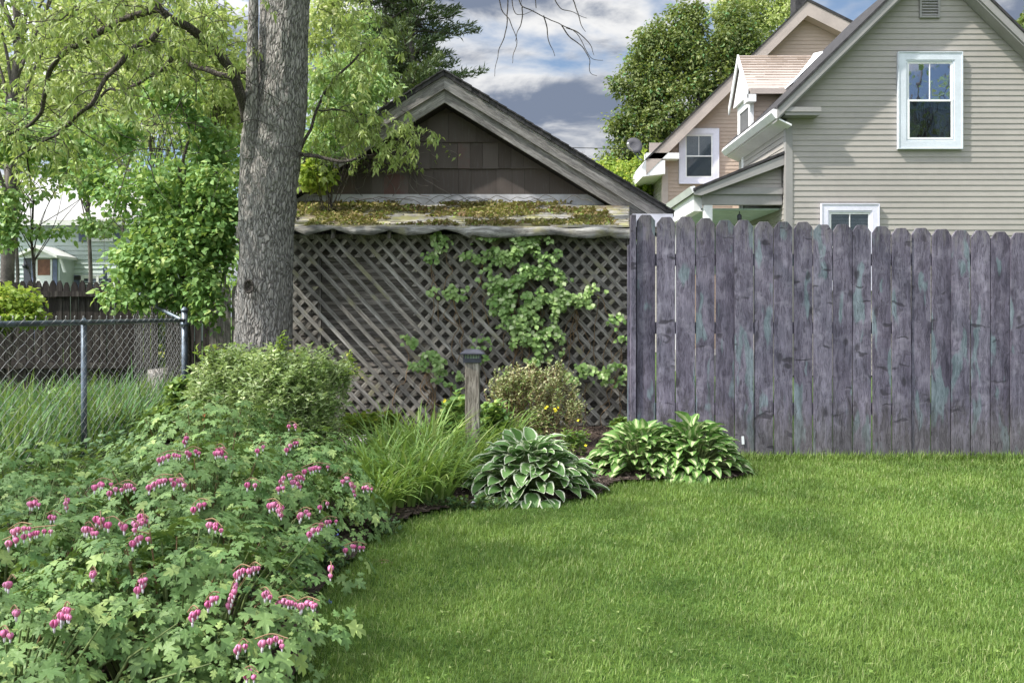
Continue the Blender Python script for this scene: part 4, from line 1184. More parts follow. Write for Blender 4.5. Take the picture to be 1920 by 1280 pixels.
mb = MB(); mb.box(wx(113.5), wx(126), 29.9, 29.97, gz(525, 29.9), gz(517, 29.9)); ws(mb, 'mailbox', M['darkroof'], wh)

# ------------------------------------------------------------------ dark picket fence, left background
KD = 11.0
kf = empty('picket_fence', (gx(200, KD), KD, 0)); tag(kf, 'dark brown picket fence with pointed boards behind the chain link fence', 'fence')
kp = 13.7 / F * KD; u = -60.0; kproto = []; k = 0
while u < 436:
    if not (292 < u + 6 < 312):
        top = (527 if u < 250 else 533) + random.uniform(-2, 2); wz = gz(top, KD)
        old = u > 385
        o = picket(0, kp - (.006 if random.random() < .7 else .014), .02, wz, 0, .018, 'point').build('picket', M['old_board'] if old else M['dark_fence'], kf)
        o.location = (gx(u + 7, KD) - gx(200, KD), random.uniform(-.006, .006), 0); o.rotation_euler = (0, random.uniform(-.006, .006), 0)
    u += 13.7; k += 1
for z_ in (gz(551, KD), .45):
    mb = MB(); mb.box(gx(-60, KD) - gx(200, KD), gx(288, KD) - gx(200, KD), -.062, -.022, z_ - .035, z_ + .035); mb.build('rail', M['dark_fence'], kf)

# ------------------------------------------------------------------ chain-link fence
cl = empty('chain_link_fence', (-3.09, 6.15, 0)); tag(cl, 'galvanised chain link fence with steel posts in front of the tall grass', 'fence')
A0 = Vector((-2.72, 2.2, 0)); C0 = Vector((-3.30, 8.6, 0)); E0 = Vector((-6.2, 13.0, .45))
RZ = 1.045
def cs(mb, name, mats):
    o = mb.build(name, mats, cl)
    for v in o.data.vertices: v.co.x += 3.09; v.co.y -= 6.15
    return o
cs(MB().tube([A0 + Vector((0, 0, RZ)), C0 + Vector((0, 0, RZ))], .018, 10), 'top_rail', M['galv'])
cs(MB().tube([C0 + Vector((0, 0, RZ - .01)), C0 + Vector((-.62, .9, RZ + .12)), E0 + Vector((0, 0, RZ + .3))], .02, 10), 'top_rail', M['galv'])
for p, r, h in ((Vector((-3.085, 6.15, 0)), .020, RZ - .01), (Vector((-2.82, 3.3, 0)), .024, RZ - .01), (C0, .030, RZ + .09), (E0, .03, RZ + .3)):
    mb = MB(); mb.tube([(p.x, p.y, -.1), (p.x, p.y, p.z + h)], r, 12)
    mb.tube([(p.x, p.y, p.z + h), (p.x, p.y, p.z + h + .015), (p.x, p.y, p.z + h + .045)], [r * 1.25, r * 1.2, r * .35], 12)
    cs(mb, 'post', M['galv'])
cs(MB().tube([C0 + Vector((0.01, -.02, RZ - .06)), C0 + Vector((0.01, -.02, RZ - .02))], .042, 12), 'clamp', M['galv'])


def chain_mesh(A, B, zA, zB, name, zlow=0.03):
    """woven diamonds: zig-zag wires running vertically, neighbours hooked together"""
    d = (B - A); d.z = 0; L = d.length; d.normalize(); nrm = Vector((-d.y, d.x, 0)); cell = .0725
    n_ = int(L / cell) ; sets = []; r = .0019
    for i in range(n_):
        s0 = i * cell; zt_ = zA + (zB - zA) * (i / n_)
        base = A + d * s0; m_ = int((zt_ - zlow) / (cell / 2)); pts = []
        for k in range(m_ + 1):
            off = (cell * .5) * (1 if (k + i) % 2 else -1) * 1.06; z = zt_ - k * cell / 2
            pts.append((base.x + d.x * off + nrm.x * .003 * (1 if k % 2 else -1), base.y + d.y * off + nrm.y * .003 * (1 if k % 2 else -1), z))
        top = pts[0]; pts = [(top[0] + d.x * .012, top[1] + d.y * .012, top[2] + .012), (top[0], top[1], top[2] + .02), (top[0] - d.x * .006, top[1] - d.y * .006, top[2] + .008)] + pts
        pts = np.array(pts); K = len(pts)
        tg = np.gradient(pts, axis=0); tg = norm(tg); a = norm(np.cross(tg, np.array([nrm.x, nrm.y, 0])[None])); b = np.array([nrm.x, nrm.y, 0.0])[None].repeat(K, 0)
        ring = np.stack([pts + r * (a * math.cos(q) + b * math.sin(q)) for q in (0, 2.094, 4.189)], 1)
        V = ring.reshape(-1, 3); Fq = []
        for k in range(K - 1):
            for q in range(3):
                q2 = (q + 1) % 3; Fq.append((k * 3 + q, k * 3 + q2, (k + 1) * 3 + q2, (k + 1) * 3 + q))
        Fq = np.array(Fq).ravel(); sets.append((V, Fq, np.full(len(Fq) // 4, 4)))
    V, FF, T = join_sets(sets)
    V = V - np.array([-3.09, 6.15, 0])
    return np_mesh(name, V, FF, T, [M['wire']], cl, smooth=True)


chain_mesh(A0 + Vector((.022, 0, 0)), C0 + Vector((.022, 0, 0)), RZ + .028, RZ + .028, 'wire_mesh')
chain_mesh(C0 + Vector((0, 0.02, 0)), E0, RZ + .02, RZ + .45, 'wire_mesh', .1)

# ------------------------------------------------------------------ lamp post
lp = P(886, 0, 6.2); lp = (lp[0], 6.2, 0)
lamp = empty('lamp_post', lp); tag(lamp, 'short square wooden post with a dark solar lamp cap', 'lamp post')
mb = MB(); w_ = .052; mb.box(-w_, w_, -w_, w_, -.1, .775); mb.build('post', M['post'], lamp, .006)
mb = MB()
def frust(z0, z1, a, b, m=0): mb.add([(-a, -a, z0), (a, -a, z0), (a, a, z0), (-a, a, z0), (-b, -b, z1), (b, -b, z1), (b, b, z1), (-b, b, z1)], [(3, 2, 1, 0), (4, 5, 6, 7), (0, 1, 5, 4), (1, 2, 6, 5), (2, 3, 7, 6), (3, 0, 4, 7)], m)
frust(.755, .785, .064, .066)
frust(.815, .824, .088, .088); frust(.8245, .846, .084, .052); frust(.8465, .850, .046, .044)
for q in (-1, 1):
    for r_ in (-1, 1): mb.box(q * .058 - .006, q * .058 + .006, r_ * .058 - .006, r_ * .058 + .006, .785, .815)
for k in range(5):
    X = -.04 + .02 * k
    for s_ in (-1, 1): mb.box(X - .0025, X + .0025, s_ * .062 - .002, s_ * .062 + .002, .7852, .8148)
mb.build('cap', M['bronze'], lamp)
mb = MB(); mb.box(-.054, .054, -.054, .054, .7855, .8145); mb.build('lens', M['lens'], lamp)

# ------------------------------------------------------------------ small things on the bed
blk = empty('cinder_block', P(674, 836, 7.1)[:2] + (.03,)); blk.rotation_euler = (math.radians(4), 0, math.radians(-14)); tag(blk, 'pale concrete grid block lying on the mulch', 'block')
mb = MB(); W_, H_ = .075, .11
for (a, b, c, d) in ((-W_, W_, -H_, -H_ + .025), (-W_, W_, H_ - .025, H_), (-W_, W_, -.012, .012), (-W_, -W_ + .02, -H_ + .025, -.012), (W_ - .02, W_, -H_ + .025, -.012), (-W_, -W_ + .02, .012, H_ - .025), (W_ - .02, W_, .012, H_ - .025)): mb.box(a, b, c, d, 0, .05)
mb.build('block', M['concrete'], blk)
o = MB().prism([(-.016, 0, -.03), (.016, 0, -.03), (.016, 0, .02), (.010, 0, .035), (-.010, 0, .035), (-.016, 0, .02)], (0, .004, 0)).build('plant_tag', M['tagwhite'])
o.location = P(886, 950, 4.86); o.rotation_euler = (math.radians(-35), math.radians(25), math.radians(10)); tag(o, 'small white plastic plant tag leaning between daylilies and lawn', 'tag')
for i, (u, v, D, s_) in enumerate(((18, 752, 8.8, .16), (52, 765, 8.4, .11))):
    mb = MB(); vs = []; n_ = 10
    for r in range(7):
        th = PI * r / 6
        for k in range(n_):
            ph = 2 * PI * k / n_; q = s_ * (1 + .25 * mnoise.noise(Vector((math.cos(ph) * math.sin(th) * 1.5 + i * 9, math.sin(ph) * math.sin(th) * 1.5, math.cos(th) * 1.5))))
            vs.append((1.3 * q * math.sin(th) * math.cos(ph), q * math.sin(th) * math.sin(ph), .6 * q * math.cos(th)))
    mb.add(vs, [(r * n_ + k, r * n_ + (k + 1) % n_, (r + 1) * n_ + (k + 1) % n_, (r + 1) * n_ + k) for r in range(6) for k in range(n_)], 0, True)
    o = mb.build('rock', M['stone']); o.location = (gx(u, D), D, s_ * .45)
    tag(o, ['larger pale stone at the foot of the dark fence', 'smaller pale stone beside the tall grass'][i], 'rock', 'pale stones beyond the chain link')
# stump
mb = MB(); pts = [P(305, 760, 9.3), P(304, 720, 9.3), P(300, 690, 9.3)]; mb.tube([(pts[0][0], 9.3, -.05)] + pts, [.2, .16, .15, .13], 14, rough=.25); tag(mb.build('tree_stump', M['bark']), 'grey brown weathered stump behind the chain link corner', 'stump')


# ================================================================== vegetation
def crown(name, mat, blobs, n_clump, per, size, tmpl=None, parent=None, squash=1.0, csize=0.35, droop=0.25, origin=(0, 0, 0), shell=0.55, hole=0.0, seed=0, spread=0.6):
    """foliage: clumps of leaves on and inside ellipsoids (cx,cy,cz,rx,ry,rz)"""
    tmpl = tmpl or t_simple(.55)
    bl = np.array(blobs, float); vol = bl[:, 3] * bl[:, 5]; pr_ = vol / vol.sum()
    idx = rng.choice(len(bl), n_clump, p=pr_)
    d = norm(rng.normal(0, 1, (n_clump, 3))); r = shell + (1 - shell) * rng.uniform(0, 1, n_clump) ** .5
    r = np.where(rng.uniform(0, 1, n_clump) < .25, rng.uniform(.1, 1, n_clump), r)
    c = bl[idx, :3] + d * bl[idx, 3:] * r[:, None]
    if hole > 0:
        nz = np.array([mnoise.noise(Vector((p[0] * .9 + seed, p[1] * .9, p[2] * 1.1))) for p in c]); c = c[nz > -0.5 + hole]
    n = len(c) * per
    cs_ = csize * rng.uniform(.5, 1.4, len(c))
    off = norm(rng.normal(0, 1, (n, 3))) * (rng.uniform(0, 1, (n, 1)) ** .5) * np.repeat(cs_, per)[:, None]; off[:, 2] *= .6 * squash
    pos = np.repeat(c, per, 0) + off - np.array(origin)
    # leaves lie on their clump like roof tiles, facing out and up
    nn = norm(off * 1.2 / csize + np.array([0, 0, .8]) + rng.normal(0, spread, (n, 3)))
    out = norm(off + rng.normal(0, .3 * csize, (n, 3))); out[:, 2] -= droop
    R = frames(out, nn)
    return leaves(name, tmpl, pos, R, size * rng.uniform(.6, 1.35, n), [mat], parent), c


def limbs(mb, base, top, tips, r0, sides=7, bend=.15, seed=0):
    """trunk from base to top, limbs leaving it towards the tips"""
    base = Vector(base); top = Vector(top); rr = random.Random(seed)
    ax = [base.lerp(top, k / 8) + Vector((rr.uniform(-1, 1), rr.uniform(-1, 1), 0)) * bend * (k > 0) * (k / 8) for k in range(9)]
    mb.tube(ax, [r0 * (1.25 if k == 0 else 1) * (1 - .8 * k / 8) for k in range(9)], sides)
    for tp in tips:
        tp = Vector(tp); h = (tp.z - base.z) / max(.1, (top.z - base.z)); k = max(.12, min(.92, h * .62 + rr.uniform(-.08, .08)))
        i = min(7, int(k * 8)); s_ = ax[i].lerp(ax[i + 1], k * 8 - i); mid = s_.lerp(tp, .5) + Vector((rr.uniform(-.2, .2), rr.uniform(-.2, .2), -.08)) * (tp - s_).length * .4
        pts = smooth_path([s_, mid, tp], 4); n = len(pts); rb = r0 * (1 - .8 * k) * .45
        mb.tube(pts, [rb * (1 - .85 * q / (n - 1)) for q in range(n)], 5)


def tree(name, label, base, height, blobs, mat, n_clump, per, size, r0=.12, cat='tree', group=None, tmpl=None, csize=.35, barkm='bark_far', ntips=26, hole=0.0, droop=.25, shell=.55, spread=.6, topfrac=.9):
    t_ = empty(name, base); tag(t_, label, cat, group)
    o, c = crown('crown', M[mat], blobs, n_clump, per, size, tmpl, t_, 1, csize, droop, base, shell, hole, random.random() * 50, spread)
    mb = MB(); ti = [Vector(c[k]) - Vector(base) for k in rng.choice(len(c), min(ntips, len(c)), replace=False)]
    limbs(mb, (0, 0, -.1), (rng.normal(0, .1), rng.normal(0, .1), height * topfrac), ti, r0, seed=len(label))
    mb.build('trunk', M[barkm], t_)
    return t_


def blob_px(u, v, D, rx, ry, rd=None):
    """ellipsoid centred where pixel u,v falls at distance D, radii in px"""
    p = P(u, v, D); return (p[0], p[1], p[2], rx / F * D, (rd if rd else rx / F * D * .8), ry / F * D)


# ------------------------------------------------------------------ the big tree
TD = 7.4
bt = empty('large_tree', (P(493, 0, TD)[0], TD, 0)); tag(bt, 'large grey barked tree with twin stems and arching limbs before the lattice', 'tree')
bo = Vector((P(493, 0, TD)[0], TD, 0))


def TP(u, v, d=0.0):
    return Vector(P(u, v, TD + d)) - bo


def bark_tube(ctrl, rad, sides=84, per=34, ridge=.030, flare=False, seed=0):
    pts = smooth_path(ctrl, per); n = len(pts); R_ = np.interp(np.linspace(0, len(ctrl) - 1, n), range(len(ctrl)), rad)
    vs = []; fs = []
    for i, p in enumerate(pts):
        for k in range(sides):
            a = 2 * PI * k / sides; q = R_[i]; cx, sy = math.cos(a), math.sin(a)
            nz = mnoise.noise(Vector((cx * q * 30, sy * q * 30, p.z * 4.2 + seed))); nz2 = mnoise.noise(Vector((cx * q * 5 + 7, sy * q * 5, p.z * 1.2 + seed)))
            rr_ = q * (1 + .05 * nz2) + ridge * (abs(nz) - .25)
            if flare and p.z < .35: rr_ += (.35 - max(p.z, 0)) * .35 * (.6 + .6 * math.cos(5 * a + 1))
            vs.append((p.x + cx * rr_, p.y + sy * rr_, p.z))
    for i in range(n - 1):
        for k in range(sides):
            k2 = (k + 1) % sides; fs.append((i * sides + k, i * sides + k2, (i + 1) * sides + k2, (i + 1) * sides + k))
    return vs, fs


px2m = TD / F
mb = MB()
c_main = [TP(493, 850), TP(493, 720), TP(494, 640), TP(497, 520), TP(504, 400), TP(516, 300), TP(528, 200), TP(535, 100), TP(539, 0), TP(545, -160), TP(556, -400), TP(560, -700)]
v_, f_ = bark_tube(c_main, [w_ * px2m for w_ in (56, 52, 51, 49, 47, 46, 45, 41, 39, 36, 28, 12)], flare=True); mb.add(v_, f_, 0, True)
c_left = [TP(470, 520, .02), TP(472, 430, -.02), TP(474, 330, -.05), TP(476, 250, -.06), TP(486, 190, -.03), TP(497, 100, .05), TP(500, 0, .1), TP(496, -150, .1), TP(470, -420, 0)]
v_, f_ = bark_tube(c_left, [w_ * px2m for w_ in (12, 24, 24, 22, 17, 14, 12, 10, 4)], 36, 18, .012, seed=9); mb.add(v_, f_, 0, True)
v_, f_ = bark_tube([TP(470, 300, -.1), TP(472, 220, -.14), TP(473, 150, -.16), TP(474, 60, -.14), TP(476, -60, -.12), TP(470, -300, -.3)], [w_ * px2m for w_ in (17, 14, 11, 10, 8, 4)], 20, 14, .008, seed=5); mb.add(v_, f_, 0, True)
tr = mb.build('trunk', M['bark'], bt)
# knot hole
mb = MB(); kc = TP(466, 537, -.335)
for rr_, q in ((0.034, 0.0), (.026, .006)): pass
mb.tube([(kc.x + .034 * math.cos(a), kc.y + .012 * abs(math.cos(a)) * 1.2, kc.z + .05 * math.sin(a)) for a in [2 * PI * k / 18 for k in range(19)]], .011, 7, 0, False)
n_ = 14; vs = [(kc.x, kc.y + .03, kc.z)] + [(kc.x + .03 * math.cos(2 * PI * k / n_), kc.y + .004, kc.z + .045 * math.sin(2 * PI * k / n_)) for k in range(n_)]
mb.add(vs, [(0, 1 + k, 1 + (k + 1) % n_) for k in range(n_)]); mb.build('knot', M['bark2'], bt)
# arching limbs (control pixels and depth offsets), radii in px
LIMBS = [
    ([(462, 225, -.1), (452, 175, -.2), (430, 130, -.35), (400, 88, -.5), (360, 60, -.65), (320, 38, -.8), (295, 5, -.9), (285, -60, -1.0)], [12, 11, 10, 9, 9, 8, 5, 3]),
    ([(322, 38, -.8), (285, 20, -.8), (205, 52, -.7), (150, 78, -.6), (110, 115, -.5), (82, 165, -.3), (76, 215, -.2), (30, 245, -.1), (-30, 275, 0)], [7, 7, 6.5, 6, 5, 5, 4, 3, 2]),
    ([(318, 42, -.8), (290, 65, -.9), (250, 92, -1.0), (225, 118, -1.0), (195, 150, -1.0), (172, 195, -1.0), (130, 230, -.9), (90, 260, -.8), (20, 300, -.7)], [6, 5.5, 5, 5, 4, 4, 3, 2.5, 1.5]),
    ([(440, 150, -.3), (400, 135, -.2), (350, 118, 0), (328, 112, .1), (300, 130, .2), (240, 168, .3), (200, 172, .4), (160, 215, .5), (80, 262, .6)], [6, 6, 5.5, 5, 4, 4, 3, 2.5, 1.2]),
    ([(335, 112, .1), (334, 95, .1), (360, 70, .2), (395, 40, .3)], [4, 3, 2.5, 1.5]),
    ([(470, 143, -.1), (440, 140, -.2), (420, 110, -.4), (380, 95, -.6)], [3, 2.5, 2, 1]),
    ([(205, 52, -.7), (175, 30, -.7), (150, 18, -.7), (110, 40, -.8)], [3, 2.5, 2, 1]),
    ([(568, 280, .1), (600, 195, .2), (636, 138, .3), (672, 100, .35), (700, 80, .4), (715, 60, .4)], [3.5, 3.2, 2.8, 2.2, 1.5, .8]),
    ([(556, 284, .0), (600, 292, -.1), (640, 302, -.15), (668, 298, -.2)], [5, 4, 3.5, 2.5]),
    ([(600, 205, .2), (640, 207, .3), (685, 215, .3), (740, 215, .35)], [2, 1.8, 1.3, .7]),
    ([(545, -120, 0), (640, -260, -.4), (760, -330, -.9), (900, -300, -1.4), (1010, -190, -1.7)], [10, 8, 6, 4, 2.5]),
    ([(505, -160, .1), (380, -320, -.8), (220, -420, -1.8), (20, -500, -2.8)], [13, 10, 7, 3]),
]
mb = MB(); limb_pts = []
for ctrl, rad in LIMBS:
    pts = smooth_path([TP(*c) for c in ctrl], 7); n = len(pts); R_ = np.interp(np.linspace(0, len(ctrl) - 1, n), range(len(ctrl)), rad) * px2m
    R_ = R_ * .86
    pts = [p + Vector((mnoise.noise(p * 5), mnoise.noise(p * 5 + Vector((9, 0, 0))), mnoise.noise(p * 5 + Vector((0, 9, 0))))) * .03 for p in pts]
    mb.tube(pts, list(R_), 9, rough=.12); limb_pts.append(pts)
mb.build('limb', M['bark2'], bt)
# twigs with leaves hanging from the limbs
tw = MB(); lp_, ld_ = [], []
def twig(p0, d, L, nl, droopy=.5, r=.004):
    p = Vector(p0); d = Vector(d).normalized(); pts = [p.copy()]; seg = 7
    for k in range(seg):
        d = (d + Vector((random.gauss(0, .28), random.gauss(0, .28), random.gauss(-droopy * .35, .22)))).normalized(); p = p + d * L / seg; pts.append(p.copy())
    tw.tube(pts, [r * (1 - .8 * k / seg) for k in range(seg + 1)], 4, cap=False)
    for _ in range(nl):
        t_ = random.uniform(.25, 1); i = min(seg - 1, int(t_ * seg)); q = pts[i].lerp(pts[i + 1], t_ * seg - i)
        for __ in range(random.choice((3, 4, 5, 6))):
            lp_.append(q + Vector((random.gauss(0, .012), random.gauss(0, .012), random.gauss(0, .012)))); ld_.append((random.gauss(0, .6), random.gauss(0, .6), random.gauss(-.75, .35)))
    return pts
for li, (i0, i1, nt, L, nl) in {0: (10, 48, 18, .75, 4), 1: (4, 56, 46, .65, 4), 2: (4, 56, 34, .6, 4), 3: (6, 56, 32, .6, 4), 4: (3, 20, 6, .4, 3), 6: (3, 20, 10, .5, 4), 7: (10, 34, 14, .4, 5), 9: (4, 20, 10, .35, 5), 8: (2, 20, 14, .35, 0)}.items():
    pts = limb_pts[li]
    for _ in range(nt):
        p = pts[random.randint(min(i0, len(pts) - 2), min(i1, len(pts) - 1))]; a = random.uniform(0, 2 * PI)
        tpts = twig(p, (math.cos(a), math.sin(a) * .8, random.uniform(-.3, .9)), L * random.uniform(.5, 1.3), nl, .5 if nl else .2)
        if random.random() < .5: twig(tpts[4], (random.gauss(0, 1), random.gauss(0, 1), random.gauss(0, .6)), L * .5, nl, .6, .003)
for _ in range(64):     # a curtain of fine shoots high on the left
    p = TP(random.uniform(-30, 460), random.uniform(-60, 60), random.uniform(-1.1, .8)); twig(p, (random.gauss(0, 1), random.gauss(0, .7), -.3), random.uniform(.3, .7), 7, .7, .003)
for _ in range(26):     # leafy spray against the shed gable
    p = TP(random.uniform(640, 780), random.uniform(205, 262), random.uniform(.1, .6)); twig(p, (random.uniform(-.2, 1), random.gauss(0, .5), random.uniform(-.8, .3)), random.uniform(.2, .42), 7, .5, .003)
for _ in range(34):
    p = TP(random.uniform(575, 720), random.uniform(-20, 300), random.uniform(.0, .7)); twig(p, (random.gauss(0, 1), random.gauss(0, .5), random.gauss(0, .6)), random.uniform(.2, .5), 5, .4, .003)
# bare hanging twigs at the top of the sky
for ctrl in ([(952, -60), (975, 5), (1000, 22), (1040, 42), (1080, 62), (1100, 95), (1110, 112), (1132, 114)], [(930, -50), (938, 12), (956, 40), (968, 75), (962, 108), (960, 120)], [(950, -40), (951, 40), (940, 80), (932, 110), (928, 142)], [(960, -50), (962, 20), (980, 28), (1000, 20)], [(980, 12), (979, 40), (970, 62), (966, 78)], [(1020, 30), (1026, 62), (1034, 88), (1040, 106)], [(1030, -40), (1045, 10), (1075, 24), (1100, 35)], [(1060, -30), (1082, 20), (1092, 48), (1098, 60)], [(1052, 48), (1070, 70), (1092, 90), (1105, 108), (1108, 135), (1118, 142)], [(1060, 52), (1088, 64), (1106, 84), (1114, 104)], [(1000, -60), (1004, 16)], [(975, -120), (952, -60)], [(1010, -190), (960, -110), (940, -40)], [(1010, -190), (1040, -110), (1060, -30)], [(1010, -190), (1020, -100), (1030, -40)], [(1010, -190), (985, -120), (978, 5)]):
    dd = random.uniform(-1.75, -1.6); pts = smooth_path([TP(u, v, dd) for u, v in ctrl], 6) if len(ctrl) > 2 else [TP(u, v, dd) for u, v in ctrl]; n = len(pts)
    pts = [p + Vector((mnoise.noise(p * 14), 0, mnoise.noise(p * 14 + Vector((5, 5, 5))))) * .010 for p in pts]
    ht = MB(); ht.tube(pts, [.0050 * (1 - .72 * k / n) for k in range(n)], 4, cap=False); ht.build('hanging_twig', M['bark2'], bt)
for _ in range(70):     # fine bare tangles
    p = TP(random.uniform(-20, 450), random.uniform(20, 330), random.uniform(-.9, .8)); twig(p, (random.gauss(0, 1), random.gauss(0, .6), random.gauss(0, .6)), random.uniform(.4, 1.0), 0, .1, .0045)
tw.build('branchwork', M['bark2'], bt)
n = len(lp_); dd = norm(np.array(ld_)); R = frames(dd, norm(np.stack([rng.normal(0, .6, n), rng.normal(-.4, .6, n), np.full(n, .9)], -1)))
leaves('foliage', t_simple(.30, .08, .25), np.array(lp_), R, rng.uniform(.045, .095, n), [M['L_own']], bt)
# the crown above the picture, which shades the bed and lawn
crown('crown', M['L_own'], [(bo.x + a, TD + b, c, d, e, f) for a, b, c, d, e, f in ((-2.6, -1.8, 6.1, 2.4, 2.6, .9), (-1.0, -3.2, 6.6, 2.4, 2.2, .9), (1.6, -2.4, 6.6, 2.2, 2.0, .8), (-.4, .2, 7.4, 2.4, 2.2, 1.2), (-4.2, -4.0, 5.9, 2.2, 2.2, .9), (2.4, .3, 7.2, 1.8, 1.8, .8), (-2.6, -5.4, 6.0, 2.4, 1.8, .8))], 620, 18, .11, t_simple(.5), bt, csize=.27, origin=bo, hole=.12)

# ------------------------------------------------------------------ background trees
BG = 'spring trees in the wood beyond the white house'
tree('broadleaf_tree', 'huge round dark green maple behind the tan house', (7.6, 36, 0), 12, [blob_px(1300, 170, 36, 120, 125), blob_px(1235, 235, 35, 75, 90), blob_px(1330, 95, 36, 95, 85), blob_px(1215, 160, 35.5, 50, 75), blob_px(1190, 290, 35, 40, 55), blob_px(1380, 130, 36, 70, 90), blob_px(1300, 60, 36, 70, 50), blob_px(1240, 90, 36, 45, 55), blob_px(1168, 160, 35, 22, 20), blob_px(1160, 240, 35, 26, 20), blob_px(1205, 80, 35.5, 24, 28), blob_px(1290, 22, 36, 28, 24), blob_px(1365, 25, 36, 34, 24), blob_px(1150, 300, 34.5, 18, 30)], 'L_maple', 2500, 24, .17, .28, csize=.44, hole=.27, droop=.35, spread=.6, shell=.6, ntips=60)
tree('broadleaf_tree', 'pale yellow green tree just above the ridge of the tan house', (11.3, 40, 0), 14, [blob_px(1430, 40, 40, 85, 55), blob_px(1390, 10, 40, 55, 35), blob_px(1460, 0, 40, 50, 40)], 'L_yel', 420, 22, .18, .2, csize=.42, hole=.2)
tree('broadleaf_tree', 'small dark tree top at the right edge beyond the front gable', (25.2, 42, 0), 13, [blob_px(1925, 70, 42, 32, 34), blob_px(1945, 40, 42, 25, 30)], 'L_maple', 140, 22, .22, .2, csize=.45)
tree('shrub', 'yellow green bushes low between the shed roof and the tan house', (4.6, 27, 0), 4.5, [blob_px(1180, 345, 26, 55, 38), blob_px(1215, 330, 26, 40, 45), blob_px(1145, 330, 27, 30, 35), blob_px(1195, 400, 26, 60, 50)], 'L_lime', 330, 22, .15, .09, cat='shrub', csize=.34)
# small bare tree
t_ = empty('bare_tree', P(1105, 590, 34)[:2] + (0,)); tag(t_, 'small bare mauve twigged tree above the shed roof slope', 'tree')
mb = MB(); rr_ = random.Random(4)
def br(p, d, L, r, dep):
    q = p + d * L; mb.tube([p, p.lerp(q, .5) + Vector((rr_.uniform(-.05, .05), 0, 0)), q], [r, r * .8, r * .6], 4, cap=False)
    if dep:
        for _ in range(3 if dep > 1 else 4): br(q, (d + Vector((rr_.gauss(0, .5), rr_.gauss(0, .5), rr_.gauss(.1, .25)))).normalized(), L * rr_.uniform(.5, .75), r * .55, dep - 1)
br(Vector((0, 0, 0)), Vector((0, 0, 1)), 5.5, .11, 0)
for _ in range(7): br(Vector((0, 0, rr_.uniform(4.8, 5.6))), Vector((rr_.gauss(0, .6), rr_.gauss(0, .4), 1)).normalized(), 1.05, .05, 4)
mb.build('trunk', plain('mauve bark', (0.20, 0.15, 0.17), .9), t_)
# pine
PD = 36
pn = empty('pine_tree', (P(762, 0, PD)[0], PD, 0)); tag(pn, 'tall dark pine with upswept layered branches behind the shed peak', 'tree')
mb = MB(); mb.tube([(0, 0, 0), (.1, 0, 8), (.3, 0, 20)], [.3, .24, .1], 8); mb.tube([(-.9, .5, 0), (-.95, .5, 9), (-1.0, .5, 17)], [.18, .15, .08], 8)
pp, pdir = [], []
for (sx, z0) in [(.2, 10.2 + .55 * k) for k in range(17)] + [(-.95, 10.4 + .8 * k) for k in range(8)]:
    for _ in range(6):
        a = random.uniform(0, 2 * PI); L = random.uniform(1.5, 3.2) * (1.0 if sx > 0 else .7)
        if z0 < 12.5 and math.cos(a) < -.2: L *= .7
        d = Vector((math.cos(a), math.sin(a), 0)); p0 = Vector((sx, .5 if sx < 0 else 0, z0 + random.uniform(-.25, .25))); pts = [p0 + d * L * t_ + Vector((0, 0, .18 * L * t_ * t_ + .12 * math.sin(t_ * 5 + a))) for t_ in (0, .25, .5, .75, 1)]
        mb.tube(pts, [.05, .04, .03, .02, .01], 4, cap=False)
        for t_ in np.linspace(.22, 1, 12):
            q = p0 + d * L * t_ + Vector((0, 0, .18 * L * t_ * t_ + .12 * math.sin(t_ * 5 + a)))
            for __ in range(2):
                w_ = (1 - t_) * .55 + .12; side = Vector((-d.y, d.x, 0)) * random.uniform(-w_, w_); s0 = q + side + Vector((0, 0, random.uniform(-.03, .10)))
                for ___ in range(11):
                    pp.append(s0 + Vector((random.gauss(0, .09), random.gauss(0, .09), random.gauss(0, .05)))); pdir.append((d.x * .7 + side.x * .8 + random.gauss(0, .45), d.y * .7 + side.y * .8 + random.gauss(0, .45), random.gauss(.55, .4)))
mb.build('trunk', M['bark_far'], pn)
n = len(pp); leaves('crown', t_quad(.20), np.array(pp), frames(norm(np.array(pdir)), norm(rng.normal(0, 1, (n, 3)) + [0, -.3, .6])), rng.uniform(.20, .36, n), [M['L_pine']], pn)

bgt = [
    (30, 200, 27, 130, 190, 'L_yel', 'tall pale yellow green tree at the left edge of the wood', 520, .20),
    (170, 110, 25, 110, 150, 'L_yel', 'feathery spring tree above the white house roof', 480, .19),
    (290, 190, 32, 110, 190, 'L_mid', 'mid green slender tree behind the lilac top', 480, .20),
    (400, 120, 26, 85, 160, 'L_yel', 'yellow green tree seen just left of the twin stems', 480, .19),
    (420, 300, 30, 90, 120, 'L_mid', 'green tree filling the gap left of the big trunk', 420, .19),
    (625, 60, 27, 62, 120, 'L_yel', 'loose yellow tree just right of the big trunk', 330, .17),
    (640, 210, 22, 85, 90, 'L_mid', 'bright green young tree behind the left shed slope', 500, .15),
    (680, 90, 30, 38, 90, 'L_mid', 'green tree standing in front of the pine', 170, .16),
    (600, 300, 19, 60, 60, 'L_lime', 'lime green sapling behind the shed left eave', 240, .12),
]
for (u, v, D, rx, ry, mt, lb, nc, sz) in bgt:
    bb = [blob_px(u, v, D, rx, ry)] + [blob_px(u + random.uniform(-.7, .7) * rx, v + random.uniform(-.8, .8) * ry, D + random.uniform(-1, 1), rx * .45, ry * .4) for _ in range(5)]
    p = P(u, v, D); top_ = P(u, v - ry, D)[2]
    tree('broadleaf_tree', lb, (p[0], D, 0), top_, bb, mt, int(nc * .70), 20, sz * 1.05, .07, group=BG, csize=.42, hole=.22, ntips=34, shell=.3, spread=.9)
